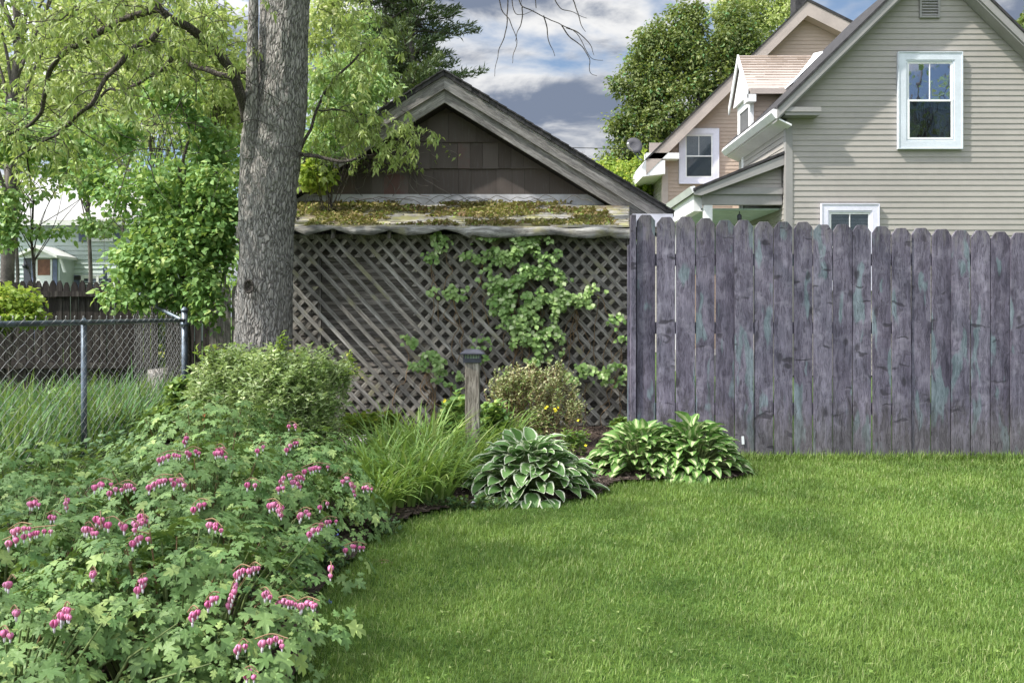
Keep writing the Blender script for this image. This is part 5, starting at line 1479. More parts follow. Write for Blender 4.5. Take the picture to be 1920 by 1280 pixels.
for k, (u, D, r_, lb) in enumerate(((12, 17, .15, 'dark trunk at the far left edge beside the white house'), (215, 22, .05, 'thin leaning trunk left of the lilac crown'), (305, 24, .08, 'slim grey trunk rising behind the lilac crown'))):
    t_ = empty('slender_tree', (gx(u, D), D, 0)); tag(t_, lb, 'tree', 'bare stemmed trees in the wood')
    mb = MB(); lean = random.uniform(-.8, .8); H_ = 10.5
    tips = [(random.uniform(-1.7, 1.7) + lean, random.uniform(-1, 1), random.uniform(5, 11)) for _ in range(14)]
    limbs(mb, (0, 0, 0), (lean, 0, H_), tips, r_, bend=.3, seed=k); mb.build('trunk', M['bark_far'], t_)
    crown('crown', M['L_yel'], [(gx(u, D) + lean, D, 8.5, 1.8, 1.4, 3.0)], 130, 18, .15, None, t_, csize=.4, origin=(gx(u, D), D, 0), spread=.9)
# far hedge line that closes the horizon
tg_ = [(-30, 46), (-24, 48), (-18, 47), (-12, 49), (-6, 50), (0, 48), (6, 50), (13, 52), (20, 50), (28, 50)]
crown('far_woods', M['L_mid'], [(x, y, 3.6, 4.6, 2.5, 3.6) for x, y in tg_ if x < 0 or x > 5], 1300, 18, .38, None, None, csize=.8, spread=.9)
tag(bpy.data.objects['far_woods'], 'continuous line of far off green woods along the horizon', 'woods', kind='stuff')

# trees behind the camera: they shade the yard and show in the upstairs window
tree('broadleaf_tree', 'tall tree behind the viewer mirrored in the upstairs window', (19, -9, 0), 14, [(19.5, -9, 11.5, 3.2, 2.5, 3.6), (17.5, -8, 10, 2.2, 2, 2.2), (21.5, -9.5, 10, 2.2, 2, 2.8)], 'L_mid', 170, 16, .22, .25, hole=.25, csize=.5, spread=.9)
tree('broadleaf_tree', 'wide tree left of the viewer shading the lawn', (-9.5, -1.2, 0), 10, [(-8.5, -1.0, 8.2, 3.0, 3.4, 2.2), (-7.6, 2.2, 7.6, 2.3, 2.2, 1.5), (-6.4, -2.6, 8.6, 2.6, 2.2, 1.6)], 'L_mid', 360, 17, .15, .25, hole=.22, csize=.45, spread=.8)

# ------------------------------------------------------------------ lilac and other mid-distance shrubs
T_OV = t_ovate(.72)
tree('lilac_shrub', 'dense dark green lilac between chain link corner and big trunk', (P(350, 0, 9.7)[0], 9.7, 0), 4.0,
     [blob_px(345, 480, 9.7, 105, 95), blob_px(290, 350, 9.8, 95, 70), blob_px(405, 400, 9.6, 55, 90), blob_px(325, 215, 9.8, 62, 62), blob_px(265, 490, 9.6, 50, 48), blob_px(400, 560, 9.4, 48, 55), blob_px(320, 165, 9.8, 36, 32), blob_px(190, 335, 10.2, 70, 38), blob_px(240, 560, 9.4, 50, 20), blob_px(390, 270, 10, 45, 40), blob_px(215, 250, 10.4, 50, 34)],
     'L_lilac', 1350, 13, .068, .05, cat='shrub', tmpl=T_OV, csize=.17, hole=.27, droop=.5, shell=.6, barkm='bark2')
tree('broadleaf_tree', 'green leafy small tree over the left edge in front of the white house', (P(60, 0, 12.5)[0], 12.5, 0), 5.0,
     [blob_px(60, 290, 12.5, 110, 65), blob_px(160, 280, 12.8, 95, 55), blob_px(10, 400, 12.3, 32, 70), blob_px(50, 340, 12.3, 60, 30), blob_px(185, 425, 12.6, 36, 18), blob_px(-10, 250, 12.5, 70, 70), blob_px(110, 438, 12.6, 50, 9)],
     'L_mid', 760, 13, .075, .028, tmpl=T_OV, csize=.19, hole=.22, droop=.5, barkm='bark2', spread=.7, ntips=12)
tree('rose_bush', 'bright lime bush before the left end of the dark fence', (P(25, 0, 9.9)[0], 9.9, 0), 1.35, [blob_px(25, 565, 9.9, 52, 32), blob_px(-10, 580, 9.9, 40, 45), blob_px(50, 590, 9.8, 30, 22)], 'L_lime', 230, 12, .06, .02, cat='shrub', tmpl=T_OV, csize=.11, barkm='bark2')
tree('lime_shrub', 'yellow lit shrub showing through the gap in the dark fence', (P(302, 0, 12.6)[0], 12.6, 0), 1.2, [blob_px(302, 640, 12.6, 26, 60), blob_px(302, 590, 12.6, 20, 30)], 'L_lime', 150, 14, .08, .02, cat='shrub', csize=.14)
tree('young_tree', 'bright green young tree leaning over the left slope of the shed', (P(610, 0, 8.75)[0], 8.75, 0), 3.9, [blob_px(690, 165, 8.9, 52, 42), blob_px(650, 230, 8.8, 62, 46), blob_px(735, 222, 8.95, 50, 24), blob_px(620, 150, 8.8, 40, 50), blob_px(600, 270, 8.8, 36, 26), blob_px(680, 120, 9.0, 36, 26)], 'L_mid', 330, 12, .075, .022, tmpl=t_simple(.34, .08, .3), csize=.13, hole=.2, droop=.8, barkm='bark2', ntips=16, spread=.8)
tree('climbing_shrub', 'yellow green creeper cluster on the left shed eave beside the trunk', (P(600, 0, 8.9)[0], 8.9, 0), 2.75, [blob_px(588, 335, 8.9, 32, 24), blob_px(600, 310, 9.0, 22, 18)], 'L_lime', 70, 10, .07, .012, cat='creeper', tmpl=T_OV, csize=.09, barkm='bark2')

# creeper stems over the gable wall
cr = empty('creeper', P(690, 370, 9.4)); tag(cr, 'tangled bare creeper stems with few leaves on the shed gable', 'creeper'); cb = Vector(P(690, 370, 9.4))
mb = MB(); qq = []
for _ in range(34):
    u, v = random.uniform(640, 780), random.uniform(230, 300); p = [(u, v)]
    a = random.uniform(.3, 2.8)
    for k in range(7): a += random.gauss(0, .5); u += math.cos(a) * 16; v += abs(math.sin(a)) * 15; p.append((u, min(v, 368)))
    pts = [Vector(P(a_, b_, 9.52 + random.uniform(-.03, .02))) - cb for a_, b_ in p]; pts = smooth_path(pts, 3); mb.tube(pts, [.004] * len(pts), 4, cap=False); qq += pts[::4]
for _ in range(14):
    u0 = random.uniform(640, 1050); pts = [Vector(P(u0 + k * 14, 380 - 10 * math.sin(k * .6) + random.uniform(-5, 5), 9.3)) - cb for k in range(6)]; mb.tube(smooth_path(pts, 3), .0035, 4, cap=False)
mb.build('stem', M['twig'], cr)
q2 = np.array([tuple(q) for q in random.choices(qq, k=420)]) + rng.normal(0, .03, (420, 3)); q2 = q2[q2[:, 2] > .3]
leaves('foliage', t_simple(.4), q2, rand_frames(len(q2), .7, .8, .6), rng.uniform(.04, .08, len(q2)), [M['L_own']], cr)

# vine on the lattice
VD = 8.10
vn = empty('climbing_vine', P(1000, 590, VD)); tag(vn, 'round leaved green vine climbing the lattice screen', 'vine'); vb = Vector(P(1000, 590, VD))
VB = [(950, 455, 62, 16, 230), (905, 480, 40, 14, 90), (990, 470, 58, 34, 330), (960, 520, 62, 30, 300), (1010, 530, 62, 34, 350), (985, 585, 62, 40, 430), (1010, 640, 50, 38, 300), (970, 560, 55, 40, 250), (1080, 560, 42, 20, 150), (1010, 600, 40, 50, 200), (828, 452, 20, 18, 50), (850, 545, 46, 13, 90), (808, 480, 14, 10, 16), (760, 640, 22, 12, 50), (800, 675, 34, 20, 110), (845, 705, 32, 18, 90), (1100, 700, 50, 18, 130), (1150, 700, 28, 22, 60), (1160, 600, 22, 14, 36), (1165, 640, 16, 12, 20), (1120, 540, 22, 12, 36), (1165, 785, 14, 16, 30), (900, 650, 22, 30, 40)]
pos = []
for (u, v, a, b, n) in VB:
    for _ in range(int(n * 2.1)):
        t_ = random.uniform(0, 2 * PI); r_ = math.sqrt(random.random()) * 1.05; D = VD + random.uniform(-.13 if n > 100 else -.07, .03); uu, vv = u + a * r_ * 1.12 * math.cos(t_), v + b * r_ * 1.12 * math.sin(t_)
        if mnoise.noise(Vector((uu / 26, vv / 26, 3))) + .5 * mnoise.noise(Vector((uu / 10, vv / 10, 7))) < -.02: continue
        pos.append(Vector(P(u + a * r_ * math.cos(t_), v + b * r_ * math.sin(t_), D)) - vb)
n = len(pos); d = norm(np.stack([rng.normal(0, .7, n), rng.normal(-.35, .3, n), rng.normal(-.7, .4, n)], -1)); nn = norm(np.stack([rng.normal(0, .35, n), rng.normal(-1, .3, n), rng.normal(.75, .35, n)], -1))
leaves('foliage', t_ovate(.82, .06, .12), np.array([tuple(p) for p in pos]), frames(d, nn), rng.uniform(.030, .056, n), [M['L_vine']], vn)
mb = MB()
for _ in range(60):
    a = random.choice(VB); u, v = a[0], a[1] + a[3]; p = []
    for k in range(8): p.append((u, v)); u += random.gauss(0, 7) + (900 - u) * .01; v += random.uniform(8, 26)
    mb.tube(smooth_path([Vector(P(a_, min(b_, 812), VD + .06)) - vb for a_, b_ in p], 3), .0032, 4, cap=False)
mb.build('stem', M['stem_red'], vn)


# ------------------------------------------------------------------ garden shrubs
def garden_bush(name, label, cx, cy, blobs, mat, nshoot, per, size, tmpl, cat='shrub', stemm='stem', low=.06, whorl=True):
    """many upright shoots, each with leaves in whorls, ending on the bush's outline"""
    t_ = empty(name, (cx, cy, 0)); tag(t_, label, cat); mb = MB(); pos, dr, nr = [], [], []
    bl = np.array(blobs); wgt = bl[:, 3] * bl[:, 5]; wgt /= wgt.sum()
    for s_ in range(nshoot):
        b = bl[rng.choice(len(bl), p=wgt)]; d = norm(rng.normal(0, 1, 3)); d[2] = abs(d[2]) * (1 if random.random() < .7 else -1)
        if d[1] > .3: d[1] *= -.5
        end = b[:3] + d * b[3:] * random.uniform(.55, 1.04); end[2] = max(end[2], low); L = random.uniform(.10, .24)
        up = norm(np.array([d[0] * .5 + random.gauss(0, .25), d[1] * .5 + random.gauss(0, .25), .8])); st = end - up * L
        p0, p1 = Vector(st - [cx, cy, 0]), Vector(end - [cx, cy, 0]); mb.tube([p0, p0.lerp(p1, .5) + Vector((random.gauss(0, .008), random.gauss(0, .008), 0)), p1], [.0028, .0022, .001], 3, cap=False)
        for k in range(per):
            t = (k + .5) / per; q = p0.lerp(p1, t); a = k * 2.4 + random.random(); o = Vector((math.cos(a), math.sin(a), .35 + .5 * t))
            pos.append(tuple(q)); dr.append(tuple(o + Vector((random.gauss(0, .2), random.gauss(0, .2), random.gauss(0, .2))))); nr.append((-o.x * .3, -o.y * .3, 1))
    for s_ in range(26 if low > .03 else 0):
        b = bl[rng.choice(len(bl), p=wgt)]; a = random.uniform(0, 2 * PI); e = Vector((b[0] - cx + .5 * b[3] * math.cos(a), b[1] - cy + .5 * b[4] * math.sin(a), b[2] + .4 * b[5])); mb.tube([(e.x * .35, e.y * .35, 0), e * .55 + Vector((0, 0, .02)), e], [.006, .005, .003], 4, cap=False)
    mb.build('stem', M[stemm], t_); n = len(pos)
    leaves('foliage', tmpl, np.array(pos), frames(norm(np.array(dr)), norm(np.array(nr) + rng.normal(0, .25, (n, 3)))), size * rng.uniform(.6, 1.3, n), [M[mat]], t_)
    return t_


SD = 5.75
garden_bush('garden_shrub', 'pale green leafy shrub at the foot of the big trunk', gx(505, SD), SD,
            [blob_px(440, 735, SD - .1, 88, 95, .42), blob_px(520, 750, SD - .25, 105, 105, .45), blob_px(592, 712, SD, 76, 72, .36), blob_px(648, 690, SD, 20, 16, .1), blob_px(460, 690, SD, 60, 50, .3), blob_px(600, 790, SD - .2, 45, 70, .3), blob_px(395, 770, SD - .1, 50, 80, .35)],
            'L_spirea', 1750, 11, .042, t_simple(.55, .1, .2))
garden_bush('garden_shrub', 'young lime shoot standing above the pale shrub before the trunk', gx(524, SD), SD - .3, [blob_px(526, 640, SD - .3, 12, 26, .05), blob_px(655, 668, SD - .2, 16, 10, .05), blob_px(400, 655, SD - .2, 34, 12, .1)], 'L_lime', 34, 9, .04, t_simple(.5), 'plant')
garden_bush('azalea_shrub', 'tan and green azalea shrub right of the lamp post', gx(1005, 7.1), 7.1,
            [blob_px(1000, 740, 7.1, 95, 66, .32), blob_px(960, 725, 7.1, 55, 45, .28), blob_px(1050, 765, 7.0, 60, 40, .28), blob_px(1040, 700, 7.2, 30, 30, .2), blob_px(985, 790, 7.0, 70, 30, .25)],
            'L_azalea', 560, 9, .036, t_simple(.45), stemm='stem_red')
garden_bush('leafy_perennial', 'fresh green leafy perennial just left of the lamp post', gx(855, 6.7), 6.7, [blob_px(860, 780, 6.7, 34, 50, .2), blob_px(835, 800, 6.6, 28, 30, .2)], 'L_weed', 150, 9, .06, T_OV, 'plant')
garden_bush('leafy_perennial', 'dark leafy plant between lamp post and azalea', gx(925, 6.7), 6.7, [blob_px(925, 790, 6.7, 34, 42, .2)], 'L_weed', 110, 9, .055, T_OV, 'plant')
garden_bush('ground_cover', 'low bright green clump at the lattice foot left', gx(700, 7.8), 7.8, [blob_px(690, 790, 7.8, 45, 20, .16), blob_px(735, 785, 7.9, 25, 16, .12), blob_px(655, 785, 7.9, 25, 12, .12)], 'L_lime', 170, 8, .05, T_OV, 'plant')
garden_bush('ground_cover', 'small weed clump at the lattice foot beside the fence', gx(1165, 7.9), 7.9, [blob_px(1160, 795, 7.9, 18, 16, .1)], 'L_weed', 36, 8, .05, T_OV, 'plant')
garden_bush('ground_cover', 'low green weeds in front of the tan azalea', gx(1040, 6.9), 6.6, [blob_px(1075, 812, 6.5, 34, 12, .12), blob_px(965, 812, 6.5, 60, 14, .12)], 'L_weed', 90, 8, .04, T_OV, 'plant')
garden_bush('forget_me_not', 'low dark forget me nots along the lower lawn edge', -.80, 3.1, [(-.86, 3.2, .08, .12, .45, .07), (-.86, 2.7, .08, .12, .4, .07), (-.82, 3.75, .08, .12, .35, .07)], 'L_forget', 260, 8, .028, T_OV, 'plant', low=.02)
garden_bush('forget_me_not', 'low forget me nots where the daylilies meet the grass', -.62, 4.4, [(-.66, 4.35, .06, .12, .22, .06), (-.28, 4.82, .05, .28, .08, .05)], 'L_forget', 120, 8, .028, T_OV, 'plant', low=.02)


def petals(name, label, pts, size, mat, cat='flower', group=None, origin=None):
    o0 = pts[0]; mb = MB()
    for p in pts:
        c = Vector(p) - Vector(o0); ax = Vector((random.gauss(0, .3), -.7, random.uniform(.3, 1))).normalized(); u = ax.orthogonal().normalized(); v = ax.cross(u)
        for k in range(5):
            a = 2 * PI * k / 5; d = u * math.cos(a) + v * math.sin(a); e = u * math.cos(a + .5) + v * math.sin(a + .5); f = u * math.cos(a - .5) + v * math.sin(a - .5)
            mb.add([c, c + f * size * .35 + ax * .1 * size, c + d * size * .55 + ax * .16 * size, c + e * size * .35 + ax * .1 * size], [(0, 1, 2, 3)])
    o = mb.build(name, M[mat]); o.location = o0; tag(o, label, cat, group); return o


for (u, v, D, sc_, mt, lb) in ((636, 1030, 3.9, .014, 'blue', 'blue forget me not flowers beside the middle heart blossoms'), (612, 1135, 3.25, .014, 'blue', 'blue forget me not flowers below the right blossom spray'), (530, 1225, 2.75, .014, 'blue', 'blue forget me not flowers lowest by the grass'), (620, 1000, 4.0, .012, 'blue', 'pair of faint blue flowers under the daylilies')):
    petals('blue_flower', lb, [P(u + random.uniform(-16, 16), v + random.uniform(-10, 12), D) for _ in range(11)], sc_, mt)
petals('yellow_flower', 'yellow blossoms in front of the azalea', [P(1035 + random.uniform(-16, 12), 770 + random.uniform(-8, 10), 6.72) for _ in range(6)], .024, 'yellow')
petals('yellow_flower', 'single yellow blossom left of the lamp post', [P(833, 753, 6.45), P(834, 750, 6.45)], .026, 'yellow')
petals('yellow_flower', 'yellow blossom low beside the right hosta', [P(1098, 835, 6.2), P(1084, 788, 6.6)], .024, 'yellow')
petals('orange_flower', 'red orange bloom at the front foot of the pale shrub', [P(437, 813, 5.0), P(439, 810, 5.0)], .03, 'orange')
petals('orange_flower', 'small red orange bloom left of the pale shrub near the chain link corner', [P(383, 778, 5.05), P(384, 784, 5.03)], .03, 'orange')
petals('yellow_flower', 'tiny yellow blossoms among the pale shrub base', [P(603, 850, 4.7), P(605, 846, 4.7)], .02, 'yellow')


# ------------------------------------------------------------------ bleeding hearts
def heart_bloom(mb, c, s, sway):
    """heart-shaped blossom hanging at c: two pink pouches and a white drop"""
    u = Vector((math.cos(sway), math.sin(sway), 0)); v = Vector((-u.y, u.x, 0))
    prof = [(0, 0, .0), (.26, -.06, .30), (.44, -.30, .38), (.40, -.55, .32), (.22, -.78, .20), (.07, -.92, .08)]
    for sg in (-1, 1):
        vs = []; n = 6
        for (w_, z, d_) in prof:
            for k in range(n):
                a = 2 * PI * k / n; vs.append(c + u * (sg * (w_ * .5) + sg * w_ * .5 * math.cos(a)) * s + v * d_ * math.sin(a) * s + Vector((0, 0, z * s)))
        # flick outward at the tip
        tip = c + u * sg * .26 * s + Vector((0, 0, -.98 * s)); vs.append(tip)
        fs = [(r * n + k, r * n + (k + 1) % n, (r + 1) * n + (k + 1) % n, (r + 1) * n + k) for r in range(5) for k in range(n)] + [(5 * n + k, 5 * n + (k + 1) % n, 6 * n) for k in range(n)]
        mb.add(vs, fs, 0, True)
    mb.tube([c + Vector((0, 0, -.72 * s)), c + Vector((0, 0, -.95 * s)), c + Vector((0, 0, -1.25 * s)), c + Vector((0, 0, -1.42 * s))], [.10 * s, .15 * s, .13 * s, .05 * s], 6, 1)


def raceme(parent, org, p0, p1, nb, s, droop=.05):
    """arching reddish stalk with blossoms hung in a row, all relative to org"""
    mb = MB(); a, b = Vector(p0) - org, Vector(p1) - org; mid = a.lerp(b, .5) + Vector((0, 0, droop)); pts = smooth_path([a, mid, b], 8)
    mb.tube(pts, .0018, 4, 2, cap=False)
    for k in range(nb):
        t_ = (k + .6) / (nb + .3); i = min(len(pts) - 2, int(t_ * (len(pts) - 1))); q = pts[i].lerp(pts[i + 1], t_ * (len(pts) - 1) - i)
        sz = s * (1.12 - .5 * t_) ; c = q + Vector((random.gauss(0, .004), random.gauss(0, .008), -.010)); mb.tube([q, c], .0009, 3, 2, cap=False)
        heart_bloom(mb, c, sz * 1.1, random.gauss(0, .5))
    mb.build('flower_spray', [M['pink'], M['petal_white'], M['stem_red']], parent)


BH = 'bleeding hearts along the left bed'
HP = [  # cx, cy, radius, height, leaves, label
    (-1.30, 2.16, .46, .38, 240, 'lowest bleeding heart plant cut by the bottom edge of the picture'),
    (-2.45, 3.05, .42, .50, 260, 'bleeding heart plant cut by the left edge of the picture'),
    (-1.02, 2.58, .42, .46, 330, 'bleeding heart plant nearest the viewer at the bottom left centre'),
    (-1.70, 2.80, .48, .46, 380, 'bleeding heart plant at the far left bottom with large pink sprays'),
    (-1.26, 3.40, .47, .56, 440, 'tallest bleeding heart plant in the middle of the clump'),
    (-2.15, 3.75, .50, .47, 420, 'bleeding heart plant beside the chain link mid post'),
    (-1.12, 4.25, .36, .50, 330, 'bleeding heart plant reaching to the daylilies'),
    (-1.62, 4.55, .46, .62, 380, 'bleeding heart plant in front of the pale shrub'),
]
plants = []; heart_leaves = []
for (cx, cy, r, h, nl, lb) in HP:
    nl = int(nl * 1.55)
    t_ = empty('bleeding_heart', (cx, cy, 0)); tag(t_, lb, 'plant', BH); plants.append((t_, Vector((cx, cy, 0))))
    a = rng.uniform(0, 2 * PI, nl); q = np.sqrt(rng.uniform(0, 1, nl)) * (1 + .22 * np.sin(3 * a + cx * 9)); lay = rng.choice([1.0, .86, .68, .45, .25], nl, p=[.36, .25, .19, .12, .08])
    px_ = r * 1.12 * q * np.cos(a); py_ = r * 1.12 * q * np.sin(a); pz_l = h * lay * (1 - .55 * (q / 1.15) ** 2.2) + rng.normal(0, .028, nl) + .04 * np.sin(a * 5 + cy * 7); pz_l = np.maximum(pz_l, .05)
    pos = np.stack([px_, py_, pz_l], -1); az = a + rng.normal(0, .7, nl); el = rng.normal(-.28, .30, nl) - .35 * q
    d = dirs_from(az, el); nn = norm(np.stack([np.cos(a) * .55 * q + rng.normal(0, .26, nl), np.sin(a) * .55 * q + rng.normal(0, .26, nl) - .12, np.ones(nl)], -1))
    sz = rng.uniform(.055, .128, nl) * rng.choice([.7, 1.0, 1.05], nl); R = frames(d, nn); heart_leaves.append(pos + np.array([cx, cy, 0]))
    leaves('foliage', T_HEART, pos, R, sz, [M['L_heart']], t_)
    mb = MB()
    for k in range(0, nl, 3):
        e = Vector(pos[k])
        if e.z < .22: continue
        b0 = Vector((e.x * .45, e.y * .45, 0)); mb.tube([b0, b0.lerp(e, .5) + Vector((0, 0, .07)), e], [.0042, .0034, .0018], 5, 1 if k % 7 == 0 else 0, cap=False)
    mb.build('stem', [M['stem'], M['stem_red']], t_)

SPR = [(5, 1020, 105, 992, 3.05, 9), (15, 1000, 60, 990, 3.1, 5), (188, 965, 190, 1000, 3.2, 5), (240, 1018, 280, 1008, 3.1, 4), (265, 962, 272, 985, 3.5, 3), (255, 1105, 275, 1082, 2.75, 5), (98, 1165, 140, 1150, 2.6, 6), (118, 1150, 132, 1140, 2.62, 3), (20, 1150, 35, 1152, 2.55, 2), (0, 1185, 20, 1195, 2.5, 2), (352, 1155, 372, 1148, 2.7, 4), (384, 1135, 412, 1118, 2.75, 3), (428, 1135, 442, 1092, 2.8, 6), (436, 1078, 470, 1070, 2.9, 4), (465, 1070, 490, 1068, 2.9, 3), (488, 1112, 510, 1122, 2.9, 3), (520, 1128, 560, 1135, 2.95, 5), (555, 1135, 600, 1134, 2.95, 6), (446, 1215, 466, 1212, 2.6, 3), (478, 1205, 540, 1204, 2.65, 6), (455, 1262, 485, 1268, 2.45, 3),
       (295, 862, 345, 855, 4.3, 6), (345, 852, 378, 850, 4.3, 4), (278, 912, 325, 898, 4.1, 6), (330, 900, 345, 905, 4.1, 2), (345, 830, 352, 822, 4.8, 3), (540, 800, 560, 806, 4.8, 3), (535, 845, 565, 830, 4.6, 4), (565, 884, 620, 878, 4.3, 6), (525, 905, 550, 890, 4.2, 4), (545, 900, 565, 918, 4.15, 4), (555, 970, 585, 962, 3.95, 4), (575, 1000, 610, 992, 3.9, 4), (600, 985, 632, 978, 3.95, 4), (600, 955, 615, 948, 4.0, 2), (635, 905, 660, 898, 4.2, 3), (655, 905, 668, 935, 4.15, 5), (680, 915, 700, 922, 4.25, 4), (645, 1030, 688, 1028, 3.95, 5), (705, 1060, 740, 1064, 3.8, 4), (120, 935, 128, 960, 3.6, 3), (360, 955, 390, 945, 3.7, 3), (205, 925, 235, 918, 3.9, 3), (520, 950, 530, 972, 3.9, 3), (405, 842, 425, 850, 4.5, 3), (620, 1060, 622, 1085, 3.6, 3), (480, 850, 500, 838, 4.6, 2), (15, 1095, 30, 1092, 2.7, 2), (170, 1075, 182, 1082, 2.9, 2)]
for q in range(15):      # more sprays scattered over the upper surface of the clump
    u = random.uniform(10, 670); v = random.uniform(845, 1010) if q < 26 else random.uniform(1010, 1240)
    if u > 560 and v > 1050: u -= 200
    if u < 270 and v < 880: v += 60
    SPR.append((u, v, u + random.uniform(12, 40), v + random.uniform(-6, 14), 3.5, random.choice((2, 3, 4, 5))))
ALL = np.concatenate(heart_leaves); AU = 960 + ALL[:, 0] / ALL[:, 1] * F; AV = HY - (ALL[:, 2] - CAMZ) / ALL[:, 1] * F
for (u0, v0, u1, v1, D, nb) in SPR:
    um, vm = (u0 + u1) / 2, (v0 + v1) / 2; near = ALL[(abs(AU - um) < 55) & (abs(AV - vm) < 45), 1]
    if len(near) > 2: D = np.sort(near)[min(1, len(near) - 1)] - .05
    p0, p1 = P(u0, v0 - 8, D), P(u1, v1 - 8, D - .03); own = min(plants, key=lambda t: (t[1] - Vector((p0[0], p0[1], 0))).length)
    raceme(own[0], own[1], p0, p1, nb, .020, .012)


# ------------------------------------------------------------------ daylilies
def daylily(label, cx, cy, r, n, L, mat='L_day', lean=.18, curl=1.35, name='daylily_clump', width=.019):
    t_ = empty(name, (cx, cy, 0)); tag(t_, label, 'plant', 'daylily clumps beside the lamp post' if name == 'daylily_clump' else None)
    a = rng.uniform(0, 2 * PI, n); q = np.sqrt(rng.uniform(0, 1, n)); base = np.stack([r * q * np.cos(a), r * q * np.sin(a), np.full(n, .01)], -1)
    V, FF, T = blades(base, a + rng.normal(0, .5, n), L * rng.uniform(.6, 1.15, n), np.abs(rng.normal(lean, .14, n)), np.clip(rng.uniform(.45, 1.7, n) * curl, 0, 1.95 if cy > 5.1 else 1.6), width * rng.uniform(.7, 1.25, n), 8, 3, .45)
    np_mesh('foliage', V, FF, T, [M[mat]], t_, smooth=True)


for (u, D, r, n, L, lb) in ((730, 5.75, .20, 190, .52, 'tall daylily clump near the cinder block'), (790, 5.9, .20, 190, .55, 'tall daylily clump left of the lamp post base'), (830, 5.45, .17, 150, .50, 'daylily clump touching the large hosta'), (770, 5.15, .18, 170, .47, 'central daylily clump nearest the grass edge'), (700, 5.05, .18, 150, .44, 'daylily clump right of the heart blossoms'), (690, 4.62, .14, 110, .36, 'low daylily clump beside the lawn corner'), (800, 4.98, .15, 110, .40, 'daylily clump at the lawn edge left of the white tag'), (748, 4.86, .13, 90, .38, 'daylily clump leaning over the lawn edge in the middle'), (935, 6.5, .16, 110, .48, 'daylily clump behind the large hosta'), (880, 6.05, .14, 90, .42, 'daylily clump right in front of the lamp post'), (655, 5.3, .14, 90, .40, 'small daylily clump by the pale shrub')):
    daylily(lb, gx(u, D), D, r, n, L)


# ------------------------------------------------------------------ hostas
def t_hosta():
    V, UV, Fs = [], [], []; nx, ny = 6, 9
    for j in range(ny + 1):
        t_ = j / ny; wd = .5 * (math.sin(PI * min(1, t_ ** .80)) ** .66) * (1 - .10 * t_) * .70 if 0 < t_ < 1 else .012
        for i in range(nx + 1):
            u = i / nx * 2 - 1; z = .18 * t_ - .34 * t_ ** 2.4 + abs(u) * wd * .38 + .016 * math.sin(t_ * 15 + (2 if u > 0 else 0)) * abs(u)
            V.append((u * wd, t_, z)); UV.append((i / nx, t_))
    for j in range(ny):
        for i in range(nx): a = j * (nx + 1) + i; Fs.append((a, a + 1, a + nx + 2, a + nx + 1))
    return V, Fs, UV


T_HO = t_hosta()


def hosta(label, cx, cy, R_, H_, n, ls, mat, ex=1.0):
    t_ = empty('hosta', (cx, cy, 0)); tag(t_, label, 'plant'); mb = MB(); pos, d, nn, sz = [], [], [], []
    for k in range(n):
        a = random.uniform(0, 2 * PI); rad = random.random() ** .62 * (1 + .10 * math.sin(3 * a + cx)); face = random.uniform(-.45, .45)
        el = .85 - 1.05 * rad + random.gauss(0, .25); pr_ = R_ * (.06 + .74 * rad); pz2 = H_ * (1.0 - .78 * rad ** 2.0) - ls * .30 + random.gauss(0, .018)
        p = Vector((math.cos(a) * pr_ * ex, math.sin(a) * pr_, max(.035, pz2))); pos.append(tuple(p)); az = a + face * (1.6 - rad); dv = Vector((math.cos(az) * math.cos(el), math.sin(az) * math.cos(el), math.sin(el))); d.append(tuple(dv))
        nn.append((math.cos(a) * .30 - math.cos(az) * math.sin(el) + random.gauss(0, .25), math.sin(a) * .30 - math.sin(az) * math.sin(el) + random.gauss(0, .25), math.cos(el) + .2)); sz.append(ls * random.uniform(.62, 1.15))
        b0 = Vector((math.cos(a) * .05 * ex, math.sin(a) * .05, 0)); mb.tube([b0, b0.lerp(p, .55) + Vector((0, 0, .03)), p], [.005, .004, .003], 5, cap=False)
    leaves('foliage', T_HO, np.array(pos), frames(np.array(d), np.array(nn)), np.array(sz), [M[mat]], t_, smooth=True)
    mb.build('leaf_stalk', M['stem'], t_)


hosta('large hosta with white edged leaves in the centre of the bed', gx(992, 5.25), 5.25, .43, .31, 310, .135, 'hosta')
hosta('wide hosta with cream centred leaves against the violet fence, left half', gx(1196, 5.95), 5.93, .34, .31, 270, .110, 'hosta2', 1.15)
hosta('wide hosta with cream centred leaves against the violet fence, right half', gx(1296, 5.95), 5.90, .35, .34, 320, .115, 'hosta2', 1.1)

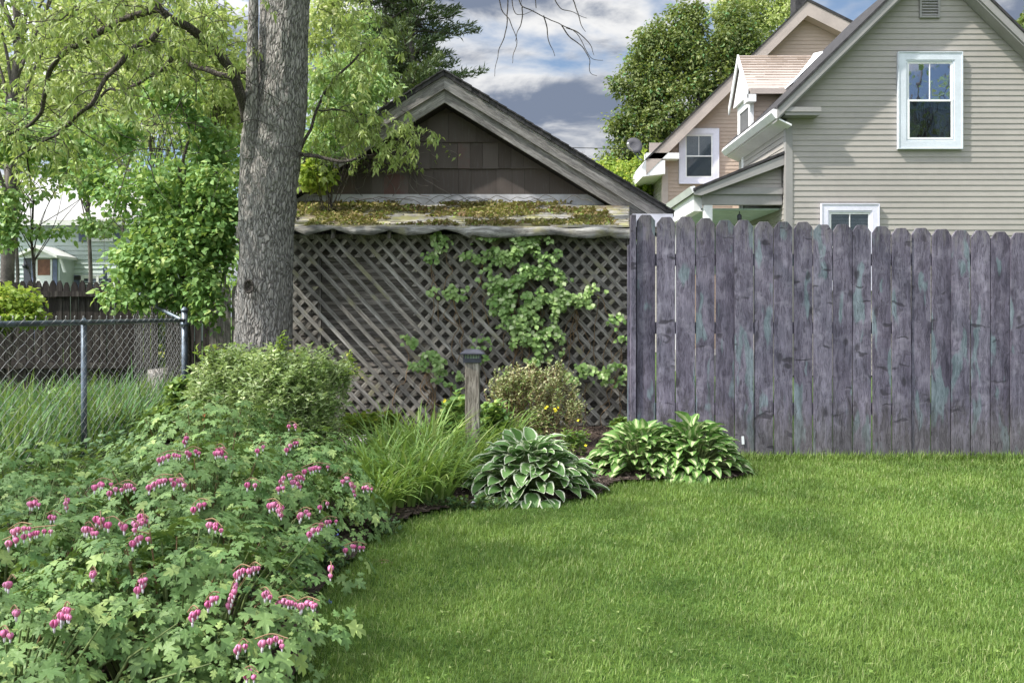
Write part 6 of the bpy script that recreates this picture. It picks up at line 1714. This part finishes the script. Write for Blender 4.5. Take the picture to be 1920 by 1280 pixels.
# ------------------------------------------------------------------ tall grass beyond the chain link
def tall():
    n = 15000; y = rng.uniform(4.2, 9.6, n); x = rng.uniform(-6.6, -3.12, n) ; k = (x > -.68 * y - .3); x, y = x[k], y[k]; n = len(x)
    cl_ = np.array([mnoise.noise(Vector((a * 1.5, b * 1.5, 2))) for a, b in zip(x, y)]); k = cl_ > -.45; x, y, cl_ = x[k], y[k], cl_[k]; n = len(x)
    hh = np.clip(.42 + .26 * cl_ + rng.normal(0, .09, n), .12, .8) * np.where(y < 8.9, 1, .6)
    V, FF, T = blades(np.stack([x, y, np.zeros(n)], -1), rng.uniform(0, 2 * PI, n), hh, np.abs(rng.normal(.15, .14, n)), rng.uniform(.2, 1.2, n), np.full(n, .020) * rng.uniform(.4, 1.5, n), 5)
    tag(np_mesh('tall_grass', V, FF, T, [M['L_tall']]), 'long unmown grass and shoots behind the chain link fence', 'grass', kind='stuff')


tall()
for (u, v, D, a, b, lb) in ((20, 830, 6.3, 60, 70, 'broad leafy weed mass at the far left beyond the chain link'), (110, 780, 7.4, 50, 50, 'leafy weeds behind the chain link mid post'), (215, 775, 8.0, 52, 42, 'leafy weeds between mid post and corner post')):
    garden_bush('weed_clump', lb, gx(u, D), D, [blob_px(u, v, D, a, b, .3), blob_px(u + 30, v + 20, D, a * .7, b * .7, .3)], 'L_weed', 150, 9, .075, t_simple(.34, .08, .3), 'plant')
garden_bush('fern_clump', 'dark leafy clump under the chain link corner post', gx(335, 8.0), 7.9, [blob_px(345, 735, 7.7, 36, 38, .22), blob_px(300, 790, 7.2, 44, 30, .25)], 'L_weed', 170, 9, .06, T_OV, 'plant')
garden_bush('ground_cover', 'dark trailing leaves along the chain link foot', -2.86, 5.0, [(-2.86, 4.6, .12, .14, .6, .12), (-2.95, 5.6, .14, .14, .5, .13), (-2.7, 5.9, .16, .25, .3, .14)], 'L_forget', 260, 9, .05, T_OV, 'plant')

n = 420; y = rng.uniform(2.4, 6.3, n); x = rng.uniform(-.35, 1, n) * y * .62; cxw = np.array([mnoise.noise(Vector((a * 1.3, b * 1.3, 77))) for a, b in zip(x, y)]); k = ~inpoly(x, y, BED) & (x > -.65) & (cxw > .02); x, y = x[k], y[k]; n = len(x)
pos = np.repeat(np.stack([x, y, np.full(n, .018)], -1), 5, 0) + rng.normal(0, .004, (n * 5, 3)); az = rng.uniform(0, 2 * PI, n * 5); d = dirs_from(az, rng.uniform(.1, .6, n * 5))
tag(leaves('lawn_weeds', t_ovate(.7), pos, frames(d, norm(np.stack([rng.normal(0, .2, n * 5), rng.normal(0, .2, n * 5), np.ones(n * 5)], -1))), rng.uniform(.008, .018, n * 5), [M['L_grass']]), 'tiny broad leaved weeds scattered through the lawn', 'weeds', kind='stuff')
